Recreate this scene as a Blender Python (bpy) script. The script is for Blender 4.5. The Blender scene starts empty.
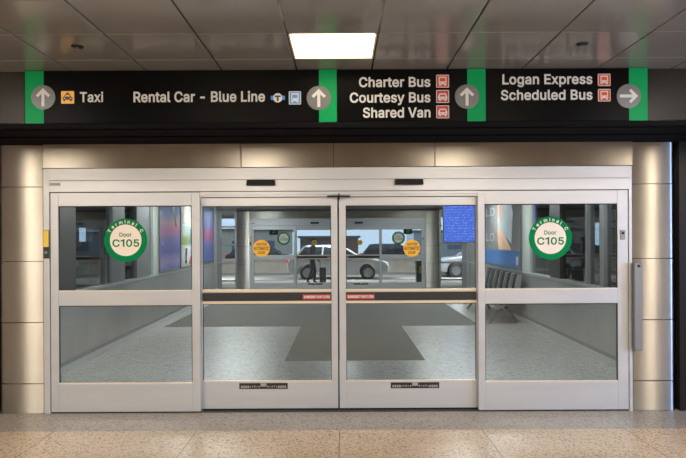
import bpy, math, random
from mathutils import Vector, Matrix
random.seed(7)
SC = bpy.context.scene
COL = SC.collection
PI = math.pi
CAMY, CAMZ, F, CX, CY = -6.4, 1.72, 640.0, 342.0, 240.0

def PX(px, d): return (px - CX) / F * d
def PZ(py, d): return CAMZ + (CY - py) / F * d
def X(px): return PX(px, 6.4)          # on the front plane of the door wall
def Z(py): return PZ(py, 6.4)

# ------------------------------------------------------------------ materials
def mat(name, col, rough=0.5, metal=0.0, spec=0.5, coat=0.0, emit=None, estr=0.0):
    m = bpy.data.materials.new(name); m.use_nodes = True
    b = m.node_tree.nodes['Principled BSDF']
    b.inputs['Base Color'].default_value = (*col, 1)
    b.inputs['Roughness'].default_value = rough
    b.inputs['Metallic'].default_value = metal
    b.inputs['Specular IOR Level'].default_value = spec
    b.inputs['Coat Weight'].default_value = coat
    if emit:
        b.inputs['Emission Color'].default_value = (*emit, 1)
        b.inputs['Emission Strength'].default_value = estr
    return m

def N(m, t, **kw):
    n = m.node_tree.nodes.new(t)
    for k, v in kw.items(): setattr(n, k, v)
    return n
def L(m, a, b): m.node_tree.links.new(a, b)
def bsdf(m): return m.node_tree.nodes['Principled BSDF']
def ramp(m, stops, interp='LINEAR'):
    r = N(m, 'ShaderNodeValToRGB'); r.color_ramp.interpolation = interp
    e = r.color_ramp.elements
    while len(e) > 1: e.remove(e[0])
    e[0].position = stops[0][0]; e[0].color = (*stops[0][1], 1)
    for p, c in stops[1:]:
        q = e.new(p); q.color = (*c, 1)
    return r
def math_n(m, op, a, b=None):
    n = N(m, 'ShaderNodeMath', operation=op)
    for i, v in enumerate((a, b)):
        if v is None: continue
        if isinstance(v, (int, float)): n.inputs[i].default_value = v
        else: L(m, v, n.inputs[i])
    return n.outputs[0]
def mixc(m, fac, a, b, mode='MIX'):
    n = N(m, 'ShaderNodeMix', data_type='RGBA', blend_type=mode)
    for i, v in ((0, fac), (6, a), (7, b)):
        if isinstance(v, (int, float)): n.inputs[i].default_value = v
        elif isinstance(v, tuple): n.inputs[i].default_value = (*v, 1)
        else: L(m, v, n.inputs[i])
    return n.outputs[2]
def objco(m, scale=(1, 1, 1)):
    t = N(m, 'ShaderNodeTexCoord'); mp = N(m, 'ShaderNodeMapping')
    mp.inputs['Scale'].default_value = scale
    L(m, t.outputs['Object'], mp.inputs['Vector']); return mp.outputs[0]
def noise(m, vec, scale, detail=3, rough=0.55):
    n = N(m, 'ShaderNodeTexNoise'); n.inputs['Scale'].default_value = scale
    n.inputs['Detail'].default_value = detail; n.inputs['Roughness'].default_value = rough
    L(m, vec, n.inputs['Vector']); return n.outputs['Fac']

def vary(m, a, b, scale=6, stretch=(1, 1, 1), rough=None):
    """gentle colour wear between two tones"""
    f = noise(m, objco(m, stretch), scale)
    r = ramp(m, [(0.3, a), (0.7, b)]); L(m, f, r.inputs[0]); L(m, r.outputs[0], bsdf(m).inputs['Base Color'])
    if rough:
        mr = N(m, 'ShaderNodeMapRange'); mr.inputs[3].default_value = rough[0]; mr.inputs[4].default_value = rough[1]
        L(m, f, mr.inputs[0]); L(m, mr.outputs[0], bsdf(m).inputs['Roughness'])
    return m
M = {}
M['alu'] = vary(mat('anodised_aluminium', (.6, .58, .56), .42, .35), (.48, .485, .5), (.53, .535, .55), 3, (.3, 1, 2), (.36, .46))
M['alu_dark'] = mat('shadow_groove', (.05, .048, .045), .6)
M['alu_lit_warm'] = mat('glazing_bead', (.78, .66, .5), .35, .4)  # warm light on the aluminium rail edges is put into this colour
M['black'] = mat('black_plastic', (.012, .012, .013), .45)
M['blackgap'] = mat('black_rubber', (.008, .008, .008), .8)

# brushed steel: horizontal grain scatters reflections up and down
ms = mat('brushed_steel', (.64, .59, .54), .36, 1.0)
v = objco(ms, (3, 3, 900)); f = noise(ms, v, 1, 2)
bp = N(ms, 'ShaderNodeBump'); bp.inputs['Strength'].default_value = .35; bp.inputs['Distance'].default_value = .0006
L(ms, f, bp.inputs['Height']); bp.inputs['Strength'].default_value = .04; L(ms, bp.outputs[0], bsdf(ms).inputs['Normal'])
f2 = noise(ms, objco(ms, (1.5, 1.5, .6)), 2.5); r2 = ramp(ms, [(.3, (.39, .365, .33)), (.7, (.465, .435, .395))]); L(ms, f2, r2.inputs[0]); L(ms, r2.outputs[0], bsdf(ms).inputs['Base Color'])
bsdf(ms).inputs['Anisotropic'].default_value = 1.0
tg = N(ms, 'ShaderNodeCombineXYZ'); tg.inputs[2].default_value = 1.0; L(ms, tg.outputs[0], bsdf(ms).inputs['Tangent'])
M['steel'] = ms

# clear door glass: mostly straight through, with a Fresnel reflection
def glass(name, tint, extra=0.0):
    m = bpy.data.materials.new(name); m.use_nodes = True; nt = m.node_tree; nt.nodes.clear()
    o = N(m, 'ShaderNodeOutputMaterial'); mx = N(m, 'ShaderNodeMixShader'); tr = N(m, 'ShaderNodeBsdfTransparent'); gl = N(m, 'ShaderNodeBsdfGlossy')
    lw = N(m, 'ShaderNodeLayerWeight'); fr = math_n(m, 'ADD', math_n(m, 'MULTIPLY', math_n(m, 'POWER', lw.outputs['Facing'], 5.0), .95), .04)
    lw.inputs[0].default_value = .5
    tr.inputs[0].default_value = (*tint, 1); gl.inputs[0].default_value = (1, 1, 1, 1); gl.inputs[1].default_value = 0.0
    L(m, math_n(m, 'ADD', fr, extra), mx.inputs[0]); L(m, tr.outputs[0], mx.inputs[1]); L(m, gl.outputs[0], mx.inputs[2]); L(m, mx.outputs[0], o.inputs[0])
    return m
M['glass'] = glass('door_glass', (.9, .915, .915), .0)
M['dimglass'] = glass('side_glass', (.72, .77, .79), .0)

# terrazzo
def terrazzo(name, base_a, base_b, border=None, dividers=False, rough=.22, cell=72):
    m = mat(name, base_a, rough, 0, .5)
    co = objco(m)
    v1 = N(m, 'ShaderNodeTexVoronoi'); v1.inputs['Scale'].default_value = cell; L(m, co, v1.inputs['Vector'])
    sp = N(m, 'ShaderNodeSeparateColor'); L(m, v1.outputs['Color'], sp.inputs[0])
    cr = ramp(m, [(0, (.3, .3, .3)), (.14, (.62, .62, .62)), (.3, (.94, .94, .94)), (.7, (1.0, 1.0, 1.0)), (.9, (1.12, 1.1, 1.06)), (1, (1.25, 1.23, 1.2))]); L(m, sp.outputs[0], cr.inputs[0])
    big = noise(m, co, .9, 4); rb = ramp(m, [(.3, base_a), (.7, base_b)]); L(m, big, rb.inputs[0])
    col = rb.outputs[0]
    x = N(m, 'ShaderNodeSeparateXYZ'); L(m, co, x.inputs[0])
    if border:
        col = mixc(m, math_n(m, 'GREATER_THAN', x.outputs[1], -.61), col, border)
    col = mixc(m, 1.0, col, cr.outputs[0], 'MULTIPLY')
    if dividers:
        dx = math_n(m, 'PINGPONG', math_n(m, 'ADD', x.outputs[0], .03), .645)
        line = math_n(m, 'LESS_THAN', math_n(m, 'ABSOLUTE', math_n(m, 'SUBTRACT', math_n(m, 'PINGPONG', math_n(m, 'ADD', x.outputs[0], .03 + 1.29 * 10), .645), 0.0)), .0045)
        fr = math_n(m, 'LESS_THAN', x.outputs[1], -.61)
        yl = math_n(m, 'LESS_THAN', math_n(m, 'ABSOLUTE', math_n(m, 'ADD', x.outputs[1], .61)), .005)
        col = mixc(m, math_n(m, 'MULTIPLY', line, fr), col, (.16, .13, .1))
    L(m, col, bsdf(m).inputs['Base Color'])
    r = noise(m, co, 5, 3); mr = N(m, 'ShaderNodeMapRange'); mr.inputs[3].default_value = rough - .05; mr.inputs[4].default_value = rough + .1
    L(m, r, mr.inputs[0]); L(m, mr.outputs[0], bsdf(m).inputs['Roughness'])
    return m
M['terrazzo'] = terrazzo('terrazzo_floor', (.49, .36, .245), (.565, .42, .29), (.33, .285, .24), True, .32)
M['terrazzo2'] = terrazzo('vestibule_terrazzo', (.235, .243, .238), (.28, .287, .28), None, False, .3, 36)
M['carpet'] = vary(mat('entrance_carpet', (.12, .12, .115), .95, 0, .1), (.115, .12, .116), (.165, .17, .164), 60)
M['ceil'] = vary(mat('ceiling_tile_metal', (.2, .18, .16),   .16, 0, .6), (.185, .178, .162), (.21, .203, .186), 2, (1, 1, 1), (.14, .22))
M['dark'] = mat('dark_void', (.02, .018, .016), .8)
M['bulk'] = vary(mat('bronze_bulkhead', (.016, .013, .011), .32, .0, .12), (.014, .0115, .0095), (.02, .0165, .014), 1.5)
M['signblack'] = mat('sign_black_face', (.003, .0029, .0028), .33, 0, .03)
M['soffit'] = mat('soffit_black', (.006, .006, .0065), .8, 0, .04)
M['green'] = vary(mat('sign_green', (.0, .26, .09), .45, 0, .1), (.0, .22, .062), (.0, .245, .072), 3)
M['disc'] = mat('arrow_disc_grey', (.085, .088, .092), .4)
M['white'] = mat('sign_white', (.5, .495, .48), .6, 0, .2)
M['yellow'] = mat('taxi_yellow', (.72, .36, .03), .4)
M['swyellow'] = mat('switch_yellow', (.78, .52, .05), .4)
M['blue'] = mat('picto_blue', (.06, .19, .45), .4)
M['tblue'] = mat('line_blue', (.02, .16, .42), .4)
M['orange'] = mat('picto_orange', (.5, .075, .03), .6, 0, .1)
M['red'] = mat('picto_red', (.4, .055, .05), .6, 0, .1)
M['labelred'] = mat('label_red', (.36, .04, .042), .5)
M['cream'] = mat('sticker_cream', (.82, .73, .64), .5)
M['sgreen'] = mat('sticker_green', (.0, .2, .062), .6, 0, .08)
M['amber'] = mat('sticker_amber', (.8, .42, .02), .45)
M['plategrey'] = mat('plate_grey', (.22, .215, .21), .42, .5)
M['decal'] = mat('decal_grey', (.32, .31, .3), .5)
M['wallgrey'] = vary(mat('side_wall_metal', (.3, .3, .29), .42, .3), (.27, .275, .265), (.33, .33, .32), 2)
M['coping'] = mat('coping_metal', (.45, .46, .45), .3, .5)
M['darkcol'] = mat('dark_bronze', (.03, .026, .024), .4)
M['pale'] = mat('pale_pilaster', (.42, .45, .42), .6)
M['greycol'] = mat('grey_mullion', (.17, .175, .18), .45, .2)
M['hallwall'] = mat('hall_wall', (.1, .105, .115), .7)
M['lobbywall'] = mat('lobby_wall', (.32, .29, .26), .6)
M['lens'] = mat('lamp_lens', (.9, .88, .8), .4, emit=(1, .9, .7), estr=5)
M['lampbox'] = mat('lamp_housing', (.6, .54, .4), .6)
M['lens2'] = mat('lamp_lens_cool', (.9, .9, .9), .4, emit=(.93, 1, .98), estr=33)
M['vceil'] = mat('vestibule_ceiling', (.3, .32, .33), .4)
M['benchblack'] = mat('bench_vinyl', (.028, .03, .032), .7, 0, .15)
M['benchleg'] = mat('bench_leg', (.16, .165, .165), .4, .6)
M['chrome'] = mat('bench_metal', (.45, .46, .46), .3, .8)
M['concrete'] = vary(mat('concrete', (.4, .36, .31), .85), (.42, .38, .32), (.52, .47, .39), 3)
M['asphalt'] = vary(mat('asphalt', (.16, .155, .15), .9), (.27, .25, .225), (.33, .31, .28), 8)
M['silver'] = mat('car_silver', (.5, .51, .52), .4, .4, coat=.2)
M['carwhite'] = mat('car_grey', (.34, .36, .38), .3, .4, coat=.6)
M['cardark'] = mat('car_dark', (.035, .04, .05), .25, .3, coat=.8)
M['carglass'] = mat('car_glass', (.03, .04, .05), .08, 0, .8)
M['tyre'] = mat('tyre', (.02, .02, .02), .85)
M['rim'] = mat('wheel_rim', (.3, .31, .32), .3, .9)
M['taillight'] = mat('tail_light', (.5, .02, .02), .25, emit=(1, .05, .03), estr=.5)
M['headlight'] = mat('head_lamp', (.8, .8, .78), .15)
M['skin'] = mat('skin', (.5, .32, .24), .6)
M['jacket'] = mat('jacket', (.12, .15, .21), .85)
M['trousers'] = mat('trousers', (.06, .068, .09), .9)
M['hair'] = mat('hair', (.03, .024, .02), .7)
M['tealshape'] = mat('teal_shape', (.03, .22, .21), .5)
M['bingreen'] = mat('bin_green', (.02, .09, .06), .5)
M['roofdark'] = mat('canopy_dark', (.12, .12, .125), .7)
M['skywin'] = mat('building_window', (.1, .14, .2), .1)
M['brick'] = mat('brown_wall', (.2, .13, .1), .85)
M['cooler'] = mat('band_blue', (.03, .14, .38), .5)
M['adgrey'] = mat('poster_grey', (.2, .195, .195), .9, 0, .05)

# ------------------------------------------------------------------ mesh builder
class MB:
    def __init__(s): s.v = []; s.f = []
    def add(s, vs, fs):
        k = len(s.v); s.v += [tuple(p) for p in vs]; s.f += [tuple(i + k for i in f) for f in fs]; return s
    def box(s, x0, x1, y0, y1, z0, z1):
        x0, x1 = sorted((x0, x1)); y0, y1 = sorted((y0, y1)); z0, z1 = sorted((z0, z1))
        return s.add([(x0, y0, z0), (x1, y0, z0), (x1, y1, z0), (x0, y1, z0), (x0, y0, z1), (x1, y0, z1), (x1, y1, z1), (x0, y1, z1)],
                     [(0, 3, 2, 1), (4, 5, 6, 7), (0, 1, 5, 4), (1, 2, 6, 5), (2, 3, 7, 6), (3, 0, 4, 7)])
    def hexa(s, a, b):           # a, b: lower and upper quads (each 4 points, same winding, ccw from above)
        return s.add(list(a) + list(b), [(0, 3, 2, 1), (4, 5, 6, 7), (0, 1, 5, 4), (1, 2, 6, 5), (2, 3, 7, 6), (3, 0, 4, 7)])
    def xz(s, pts, y0, y1):      # prism of an x,z outline (ccw seen from -Y) between y0 (front) and y1 (back)
        n = len(pts)
        a = sum(pts[i][0] * pts[(i + 1) % n][1] - pts[(i + 1) % n][0] * pts[i][1] for i in range(n))
        if a < 0: pts = pts[::-1]
        vs = [(p[0], y0, p[1]) for p in pts] + [(p[0], y1, p[1]) for p in pts]
        fs = [tuple(range(n)), tuple(range(2 * n - 1, n - 1, -1))] + [(i, i + n, (i + 1) % n + n, (i + 1) % n) for i in range(n)]
        return s.add(vs, fs)
    def xy(s, pts, z0, z1):
        n = len(pts)
        a = sum(pts[i][0] * pts[(i + 1) % n][1] - pts[(i + 1) % n][0] * pts[i][1] for i in range(n))
        if a < 0: pts = pts[::-1]
        vs = [(p[0], p[1], z0) for p in pts] + [(p[0], p[1], z1) for p in pts]
        fs = [tuple(range(n - 1, -1, -1)), tuple(range(n, 2 * n))] + [(i, (i + 1) % n, (i + 1) % n + n, i + n) for i in range(n)]
        return s.add(vs, fs)
    def disc(s, cx, cz, r, y0, y1, n=48):
        return s.xz([(cx + r * math.cos(2 * PI * i / n), cz + r * math.sin(2 * PI * i / n)) for i in range(n)], y0, y1)
    def ring(s, cx, cz, r0, r1, y0, y1, n=64):
        vs = []
        for i in range(n):
            c, q = math.cos(2 * PI * i / n), math.sin(2 * PI * i / n)
            for r, y in ((r0, y0), (r1, y0), (r1, y1), (r0, y1)): vs.append((cx + r * c, y, cz + r * q))
        fs = []
        for i in range(n):
            a, b = 4 * i, 4 * ((i + 1) % n)
            for k in range(4): fs.append((a + k, a + (k + 1) % 4, b + (k + 1) % 4, b + k))
        return s.add(vs, fs)
    def rrect(s, x0, x1, z0, z1, r, y0, y1, n=6):
        pts = []
        for cx, cz, a in ((x1 - r, z1 - r, 0), (x0 + r, z1 - r, 90), (x0 + r, z0 + r, 180), (x1 - r, z0 + r, 270)):
            for i in range(n + 1):
                t = math.radians(a + 90 * i / n); pts.append((cx + r * math.cos(t), cz + r * math.sin(t)))
        return s.xz(pts, y0, y1)
    def tube(s, p, q, r, n=12, r2=None):
        p, q = Vector(p), Vector(q); r2 = r if r2 is None else r2
        d = (q - p).normalized(); u = d.orthogonal().normalized(); w = d.cross(u)
        vs = [p + (u * math.cos(2 * PI * i / n) + w * math.sin(2 * PI * i / n)) * r for i in range(n)] + \
             [q + (u * math.cos(2 * PI * i / n) + w * math.sin(2 * PI * i / n)) * r2 for i in range(n)]
        return s.add(vs, [tuple(range(n - 1, -1, -1)), tuple(range(n, 2 * n))] + [(i, (i + 1) % n, (i + 1) % n + n, i + n) for i in range(n)])
    def build(s, name, m, parent=None, bevel=0, smooth=False, seg=2):
        org = Vector((0, 0, 0)); p = parent
        while p is not None: org += p.location; p = p.parent
        me = bpy.data.meshes.new(name)
        me.from_pydata([(a - org.x, b - org.y, c - org.z) for a, b, c in s.v], [], s.f); me.update()
        me.materials.append(m)
        o = bpy.data.objects.new(name, me); COL.objects.link(o); o.parent = parent
        if smooth:
            for q in me.polygons: q.use_smooth = True
        if bevel:
            md = o.modifiers.new('edge', 'BEVEL'); md.width = bevel; md.segments = seg; md.limit_method = 'ANGLE'; md.angle_limit = math.radians(40)
        return o

def tag(o, label=None, cat=None, group=None, kind=None):
    if label: o['label'] = label
    if cat: o['category'] = cat
    if group: o['group'] = group
    if kind: o['kind'] = kind
    return o
def thing(name, label, cat, loc=(0, 0, 0), group=None, kind=None):
    o = bpy.data.objects.new(name, None); COL.objects.link(o); o.location = loc
    o.empty_display_size = .1
    return tag(o, label, cat, group, kind)
def copy_tree(o, parent=None):
    c = o.copy(); COL.objects.link(c)
    if parent is not None: c.parent = parent
    for ch in list(o.children): copy_tree(ch, c)
    return c
def dup(o, off=(0, 0, 0), label=None, rotz=None, group=None):
    c = copy_tree(o); c.location = o.location + Vector(off)
    if rotz is not None: c.rotation_euler = (0, 0, rotz)
    if label: c['label'] = label
    if group: c['group'] = group
    return c
def struct(o, label=None, cat=None): return tag(o, label, cat, None, 'structure')

# ------------------------------------------------------------------ lettering
FONT = {
    '-': '453|357,264 357,168 94,168 94,264|3,2,1 1,0,3',
    '0': '453|227,-27 187,-23 150,-11 118,8 90,35 67,68 50,107 38,151 30,200 28,254 30,308 38,357 50,402 68,441 90,474 118,500 150,520 187,532 227,536 267,532 303,520 335,500 363,474 385,441 403,402 415,357 423,308 425,254 423,200 416,151 403,107 386,68 363,35 336,8 303,-11 267,-23 227,70 246,72 262,78 277,89 290,104 301,124 311,150 318,180 322,215 324,254 322,294 318,329 311,359 301,385 290,405 277,420 262,431 245,437 227,439 208,437 191,431 177,420 163,405 152,385 142,359 135,329 131,294 129,254 131,215 135,180 142,150 152,124 163,104 177,89 191,78 208,72|8,7,65 65,64,8 9,8,64 64,63,9 63,62,9 10,9,62 62,61,10 11,10,61 0,36,71 0,71,1 1,71,2 71,70,2 56,55,16 55,17,16 2,70,3 70,69,3 4,3,69 69,68,4 5,4,68 68,67,5 6,5,67 67,66,6 7,6,66 65,7,66 11,61,60 12,11,60 60,59,12 13,12,59 59,58,13 14,13,58 58,57,14 15,14,57 57,56,15 56,16,15 18,54,53 18,53,19 37,35,34 38,37,34 53,52,20 19,53,20 29,28,43 44,43,28 28,27,44 45,44,27 46,45,27 27,26,46 47,46,26 26,25,47 38,34,33 39,38,33 33,32,39 40,39,32 32,31,40 41,40,31 31,30,41 42,41,30 30,29,42 29,43,42 47,25,48 25,24,48 49,48,24 24,23,49 50,49,23 23,22,50 51,50,22 22,21,51 52,51,21 20,52,21 35,37,0 36,0,37 54,18,55 17,55,18',
    '1': '330|170,-20 276,-20 276,550 196,550 170,505 20,452 20,362 170,398|0,1,2,3,4,7 4,5,6,7',
    '3': '453|218,-27 185,-25 154,-19 125,-9 98,5 74,23 54,45 39,71 28,99 20,152 126,152 132,121 136,109 142,100 151,91 161,84 173,78 187,73 202,71 218,70 236,71 252,74 267,79 279,86 290,94 298,104 304,116 308,129 309,145 308,160 304,173 299,186 291,197 280,207 266,215 249,222 227,226 201,228 137,228 137,307 254,433 50,432 50,529 392,529 392,453 200,249 191,308 248,310 284,305 317,294 345,278 369,258 388,233 402,206 410,176 413,145 410,113 402,83 387,55 368,31 345,11 317,-6 287,-17 254,-25 256,309|5,4,14 14,13,5 6,5,13 13,12,6 7,6,12 12,11,7 8,7,11 11,10,8 9,8,10 2,1,17 16,2,17 18,0,19 19,0,20 0,18,1 17,1,18 45,37,36 46,45,47 2,16,3 16,15,3 4,3,15 14,4,15 37,45,38 39,38,45 45,46,39 56,55,28 55,54,28 22,62,61 23,22,61 61,60,23 24,23,60 60,59,24 25,24,59 59,58,25 26,25,58 58,57,26 27,26,57 57,56,27 56,28,27 28,54,29 54,53,29 30,29,53 53,52,30 31,30,52 52,51,31 32,31,51 51,50,32 33,32,50 50,49,33 34,33,49 48,34,49 44,40,47 44,43,40 20,0,63 21,20,63 63,62,21 62,22,21 34,48,35 46,47,40 39,46,40 42,41,40 40,43,42 36,35,48 64,45,48 45,36,48 47,45,64 44,47,64',
    '5': '453|221,-27 189,-25 159,-18 131,-7 106,8 84,27 66,49 52,74 43,101 37,150 139,150 144,121 148,111 154,101 162,92 171,85 182,78 194,74 207,71 221,70 238,71 252,75 266,82 278,90 288,101 296,114 303,128 306,144 308,162 306,180 302,197 296,212 287,225 277,236 264,245 250,251 235,255 218,257 203,256 188,254 174,249 161,244 150,238 134,225 45,235 78,529 386,529 386,432 168,432 154,334 138,328 153,336 171,344 190,349 209,353 230,354 255,352 279,347 302,339 323,329 342,315 360,299 375,281 387,260 397,238 405,215 409,189 411,163 408,128 400,96 386,66 368,39 345,16 319,-2 289,-16 256,-24 154,337|50,43,42 49,51,50 6,5,13 13,12,6 7,6,12 12,11,7 8,7,11 11,10,8 9,8,10 43,50,44 45,44,50 36,55,37 0,19,18 53,38,37 54,53,37 37,55,54 0,18,1 18,17,1 52,39,38 38,53,52 1,17,2 17,16,2 3,2,16 16,15,3 4,3,15 15,14,4 5,4,14 13,5,14 50,42,41 41,40,50 49,50,40 40,39,49 39,52,49 51,49,76 50,51,48 45,50,48 21,20,75 21,75,74 22,21,74 35,34,58 58,57,35 56,35,57 68,67,28 67,66,28 29,28,66 66,65,29 22,74,73 23,22,73 73,72,23 24,23,72 72,71,24 71,70,24 25,24,70 26,25,70 70,69,26 69,68,26 27,26,68 68,28,27 29,65,30 65,64,30 31,30,64 64,63,31 63,62,31 32,31,62 62,61,32 33,32,61 61,60,33 60,59,33 34,33,59 58,34,59 75,20,0 19,0,20 35,56,36 55,36,56 47,46,48 45,48,46 49,52,76 48,51,76',
    'A': '479|-12,-20 187,529 290,529 492,-20 381,-20 268,296 261,316 253,340 245,366 236,397 225,432 205,498 272,498 252,432 242,396 232,365 223,338 216,316 209,296 99,-20 90,122 90,219 390,219 390,122 239,387 182,219 296,219 330,122 148,122|0,20,21 20,0,19 11,1,21 0,21,1 10,15,9 15,10,16 28,25,20 18,17,21 17,16,21 16,10,21 11,21,10 14,8,13 13,8,7 22,23,3 3,23,4 2,12,22 22,3,2 6,5,22 7,6,22 13,7,22 22,12,13 26,27,23 14,9,24 14,13,9 10,9,13 11,10,13 13,12,11 1,11,12 12,2,1 9,15,24 8,14,24 25,28,26 18,21,25 21,20,25 22,5,26 23,22,26 4,23,27 27,26,28 20,19,28',
    'B': '456|40,-20 40,529 242,529 277,527 309,520 338,509 362,493 383,474 398,452 409,427 416,401 418,374 417,351 412,330 404,311 394,295 382,281 368,269 353,260 337,253 347,265 338,278 355,272 374,262 391,249 407,232 420,213 430,190 436,164 438,136 436,108 429,81 417,57 401,34 379,15 353,0 322,-11 286,-18 247,-20 145,77 244,77 277,79 301,86 317,95 327,107 333,121 335,137 334,150 331,162 325,173 318,184 308,193 296,200 282,206 267,210 248,211 145,211 145,305 237,305 253,306 267,309 279,314 290,321 299,328 306,337 312,347 315,359 316,372 314,388 308,402 299,414 285,423 266,429 239,432 145,432 365,267|39,56,0 1,0,56 73,2,74 58,57,56 1,56,57 57,74,1 74,2,1 40,38,41 59,55,54 54,60,59 39,0,38 38,40,39 58,56,55 55,59,58 72,3,73 2,73,3 41,38,37 71,4,72 3,72,4 18,22,20 18,23,75 22,18,75 17,16,22 18,20,19 21,19,20 20,22,21 22,16,21 33,32,44 32,31,44 45,44,31 31,30,45 46,45,30 30,29,46 29,28,46 47,46,28 28,27,47 48,47,27 27,26,48 49,48,26 26,25,49 18,19,24 23,18,24 21,16,15 41,37,36 42,41,36 36,35,42 43,42,35 35,34,43 34,33,43 33,44,43 49,25,50 25,24,50 24,19,50 51,50,19 52,51,19 53,52,19 54,53,19 60,54,19 19,21,60 61,60,21 62,61,21 63,62,21 64,63,21 65,64,21 21,15,65 15,14,65 14,13,65 66,65,13 13,12,66 67,66,12 12,11,67 11,10,67 68,67,10 10,9,68 69,68,9 9,8,69 8,7,69 70,69,7 7,6,70 6,5,70 71,70,5 4,71,5 17,22,75',
    'C': '510|267,-27 222,-23 179,-12 140,8 105,34 76,67 52,106 34,151 24,200 20,254 24,308 34,357 52,402 76,441 105,474 140,501 179,520 222,532 267,536 295,534 321,530 346,523 371,514 393,502 414,487 434,470 450,450 465,429 477,405 486,379 498,328 393,328 385,359 379,372 373,384 365,394 356,404 345,412 334,419 322,425 310,430 296,433 282,435 268,436 241,433 217,427 194,415 174,400 157,380 143,355 132,326 126,293 123,254 126,216 132,182 143,153 158,129 175,109 195,93 217,82 241,75 268,73 282,74 296,76 309,79 322,84 334,90 346,97 356,105 365,115 373,125 379,137 385,150 393,180 498,180 486,130 477,104 465,81 451,59 434,39 415,22 394,7 371,-5 347,-14 321,-21 295,-25|7,6,55 55,54,7 8,7,54 54,53,8 9,8,53 53,52,9 10,9,52 52,51,10 51,50,10 11,10,50 50,49,11 12,11,49 49,48,12 13,12,48 1,59,2 59,58,2 46,45,16 45,17,16 0,61,60 85,63,62 43,42,19 61,0,85 85,62,61 18,44,43 43,19,18 0,60,1 59,1,60 17,45,44 44,18,17 2,58,3 58,57,3 4,3,57 5,4,57 57,56,5 6,5,56 55,6,56 13,48,47 14,13,47 15,14,47 47,46,15 46,16,15 40,20,41 64,84,83 65,64,83 83,82,65 66,65,82 39,38,22 22,21,39 40,39,21 20,40,21 77,76,71 72,71,76 76,75,72 73,72,75 75,74,73 30,29,31 32,31,29 29,28,32 33,32,28 28,27,33 66,82,81 67,66,81 81,80,67 68,67,80 80,79,68 69,68,79 79,78,69 70,69,78 78,77,70 77,71,70 33,27,34 27,26,34 35,34,26 26,25,35 36,35,25 25,24,36 37,36,24 24,23,37 38,37,23 22,38,23 63,85,84 84,64,63 19,42,41 41,20,19',
    'D': '502|220,-20 76,-20 76,77 214,77 251,79 282,87 308,98 329,114 347,133 361,157 371,186 377,219 379,255 377,292 371,324 361,352 347,376 330,395 309,411 284,422 255,429 220,432 73,432 73,529 226,529 276,525 321,514 363,496 398,470 428,438 451,400 468,356 478,308 482,255 478,202 468,154 451,110 427,71 397,39 361,13 318,-5 271,-16 145,529 145,-20 40,-20 40,529 145,432 145,77|45,44,22 22,23,45 0,3,43 2,43,47 43,2,1 44,1,2 22,44,2 22,2,46 22,46,42 23,22,42 41,5,4 24,20,25 19,18,26 5,41,40 40,6,5 25,20,19 19,26,25 41,4,0 3,0,4 20,24,21 42,21,24 38,37,8 37,36,8 9,8,36 36,35,9 10,9,35 35,34,10 11,10,34 34,33,11 33,12,11 12,33,13 33,32,13 14,13,32 32,31,14 15,14,31 31,30,15 16,15,30 30,29,16 17,16,29 29,28,17 27,17,28 6,40,39 7,6,39 39,38,7 38,8,7 17,27,18 26,18,27 21,42,46 2,47,46 43,3,47',
    'E': '418|40,-20 40,529 392,529 392,432 145,432 145,306 375,306 375,209 145,209 145,77 395,77 395,-20|0,9,8 1,0,8 8,5,1 5,4,1 9,0,11 11,10,9 5,8,7 7,6,5 3,2,4 1,4,2',
    'G': '520|269,-27 222,-23 178,-11 139,8 104,35 75,68 51,107 34,151 24,200 20,254 24,308 34,357 51,402 75,441 104,474 138,501 177,520 220,532 265,536 293,534 321,530 347,523 372,513 395,500 416,485 435,467 452,448 466,427 478,403 488,378 500,329 394,329 384,357 378,370 370,382 362,393 354,403 344,411 333,418 322,425 309,429 296,433 281,435 266,436 240,433 216,427 194,415 174,400 157,380 143,355 132,326 126,293 123,254 126,216 132,182 143,153 158,129 175,109 195,93 217,82 242,75 269,73 293,75 315,80 335,89 352,101 367,115 379,133 387,153 393,176 396,226 442,198 263,179 263,276 498,276 498,199 495,157 485,117 468,81 446,49 418,23 386,1 350,-15 311,-24 394,193|6,5,55 7,6,55 55,54,7 8,7,54 54,53,8 9,8,53 53,52,9 10,9,52 52,51,10 51,50,10 11,10,50 50,49,11 12,11,49 49,48,12 13,12,48 59,58,2 46,45,16 45,17,16 62,61,0 60,1,0 0,61,60 43,18,44 59,2,1 1,60,59 17,45,44 44,18,17 2,58,3 58,57,3 4,3,57 5,4,57 57,56,5 55,5,56 13,48,47 14,13,47 15,14,47 47,46,15 46,16,15 41,40,20 19,41,20 63,83,82 64,63,82 39,38,22 22,21,39 40,39,21 20,40,21 69,68,71 71,70,84 71,68,77 77,76,71 76,75,71 75,74,71 70,71,74 30,29,31 64,82,81 65,64,81 81,80,65 66,65,80 80,79,66 79,78,66 67,66,78 78,77,67 77,68,67 31,29,32 29,28,32 33,32,28 28,27,33 34,33,27 27,26,34 35,34,26 26,25,35 36,35,25 25,24,36 37,36,24 24,23,37 38,37,23 22,38,23 62,0,83 83,63,62 84,70,72 73,72,70 70,74,73 41,19,42 43,42,19 18,43,19 69,71,84',
    'H': '516|40,-20 40,529 145,529 145,309 372,309 372,529 477,529 477,-20 372,-20 372,212 145,212 145,-20|0,11,10 1,0,10 10,3,1 3,2,1 9,8,7 7,6,9 4,9,6 6,5,4 3,10,9 9,4,3',
    'I': '300|11,-20 11,77 98,77 98,432 11,432 11,529 289,529 289,432 203,432 203,77 289,77 289,-20|1,0,2 3,5,4 9,11,10 7,6,8 2,0,11 11,9,2 3,2,9 9,8,3 8,6,3 5,3,6',
    'L': '392|40,-20 40,529 145,529 145,77 381,77 381,-20|1,0,3 3,0,5 5,4,3 1,3,2',
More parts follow.
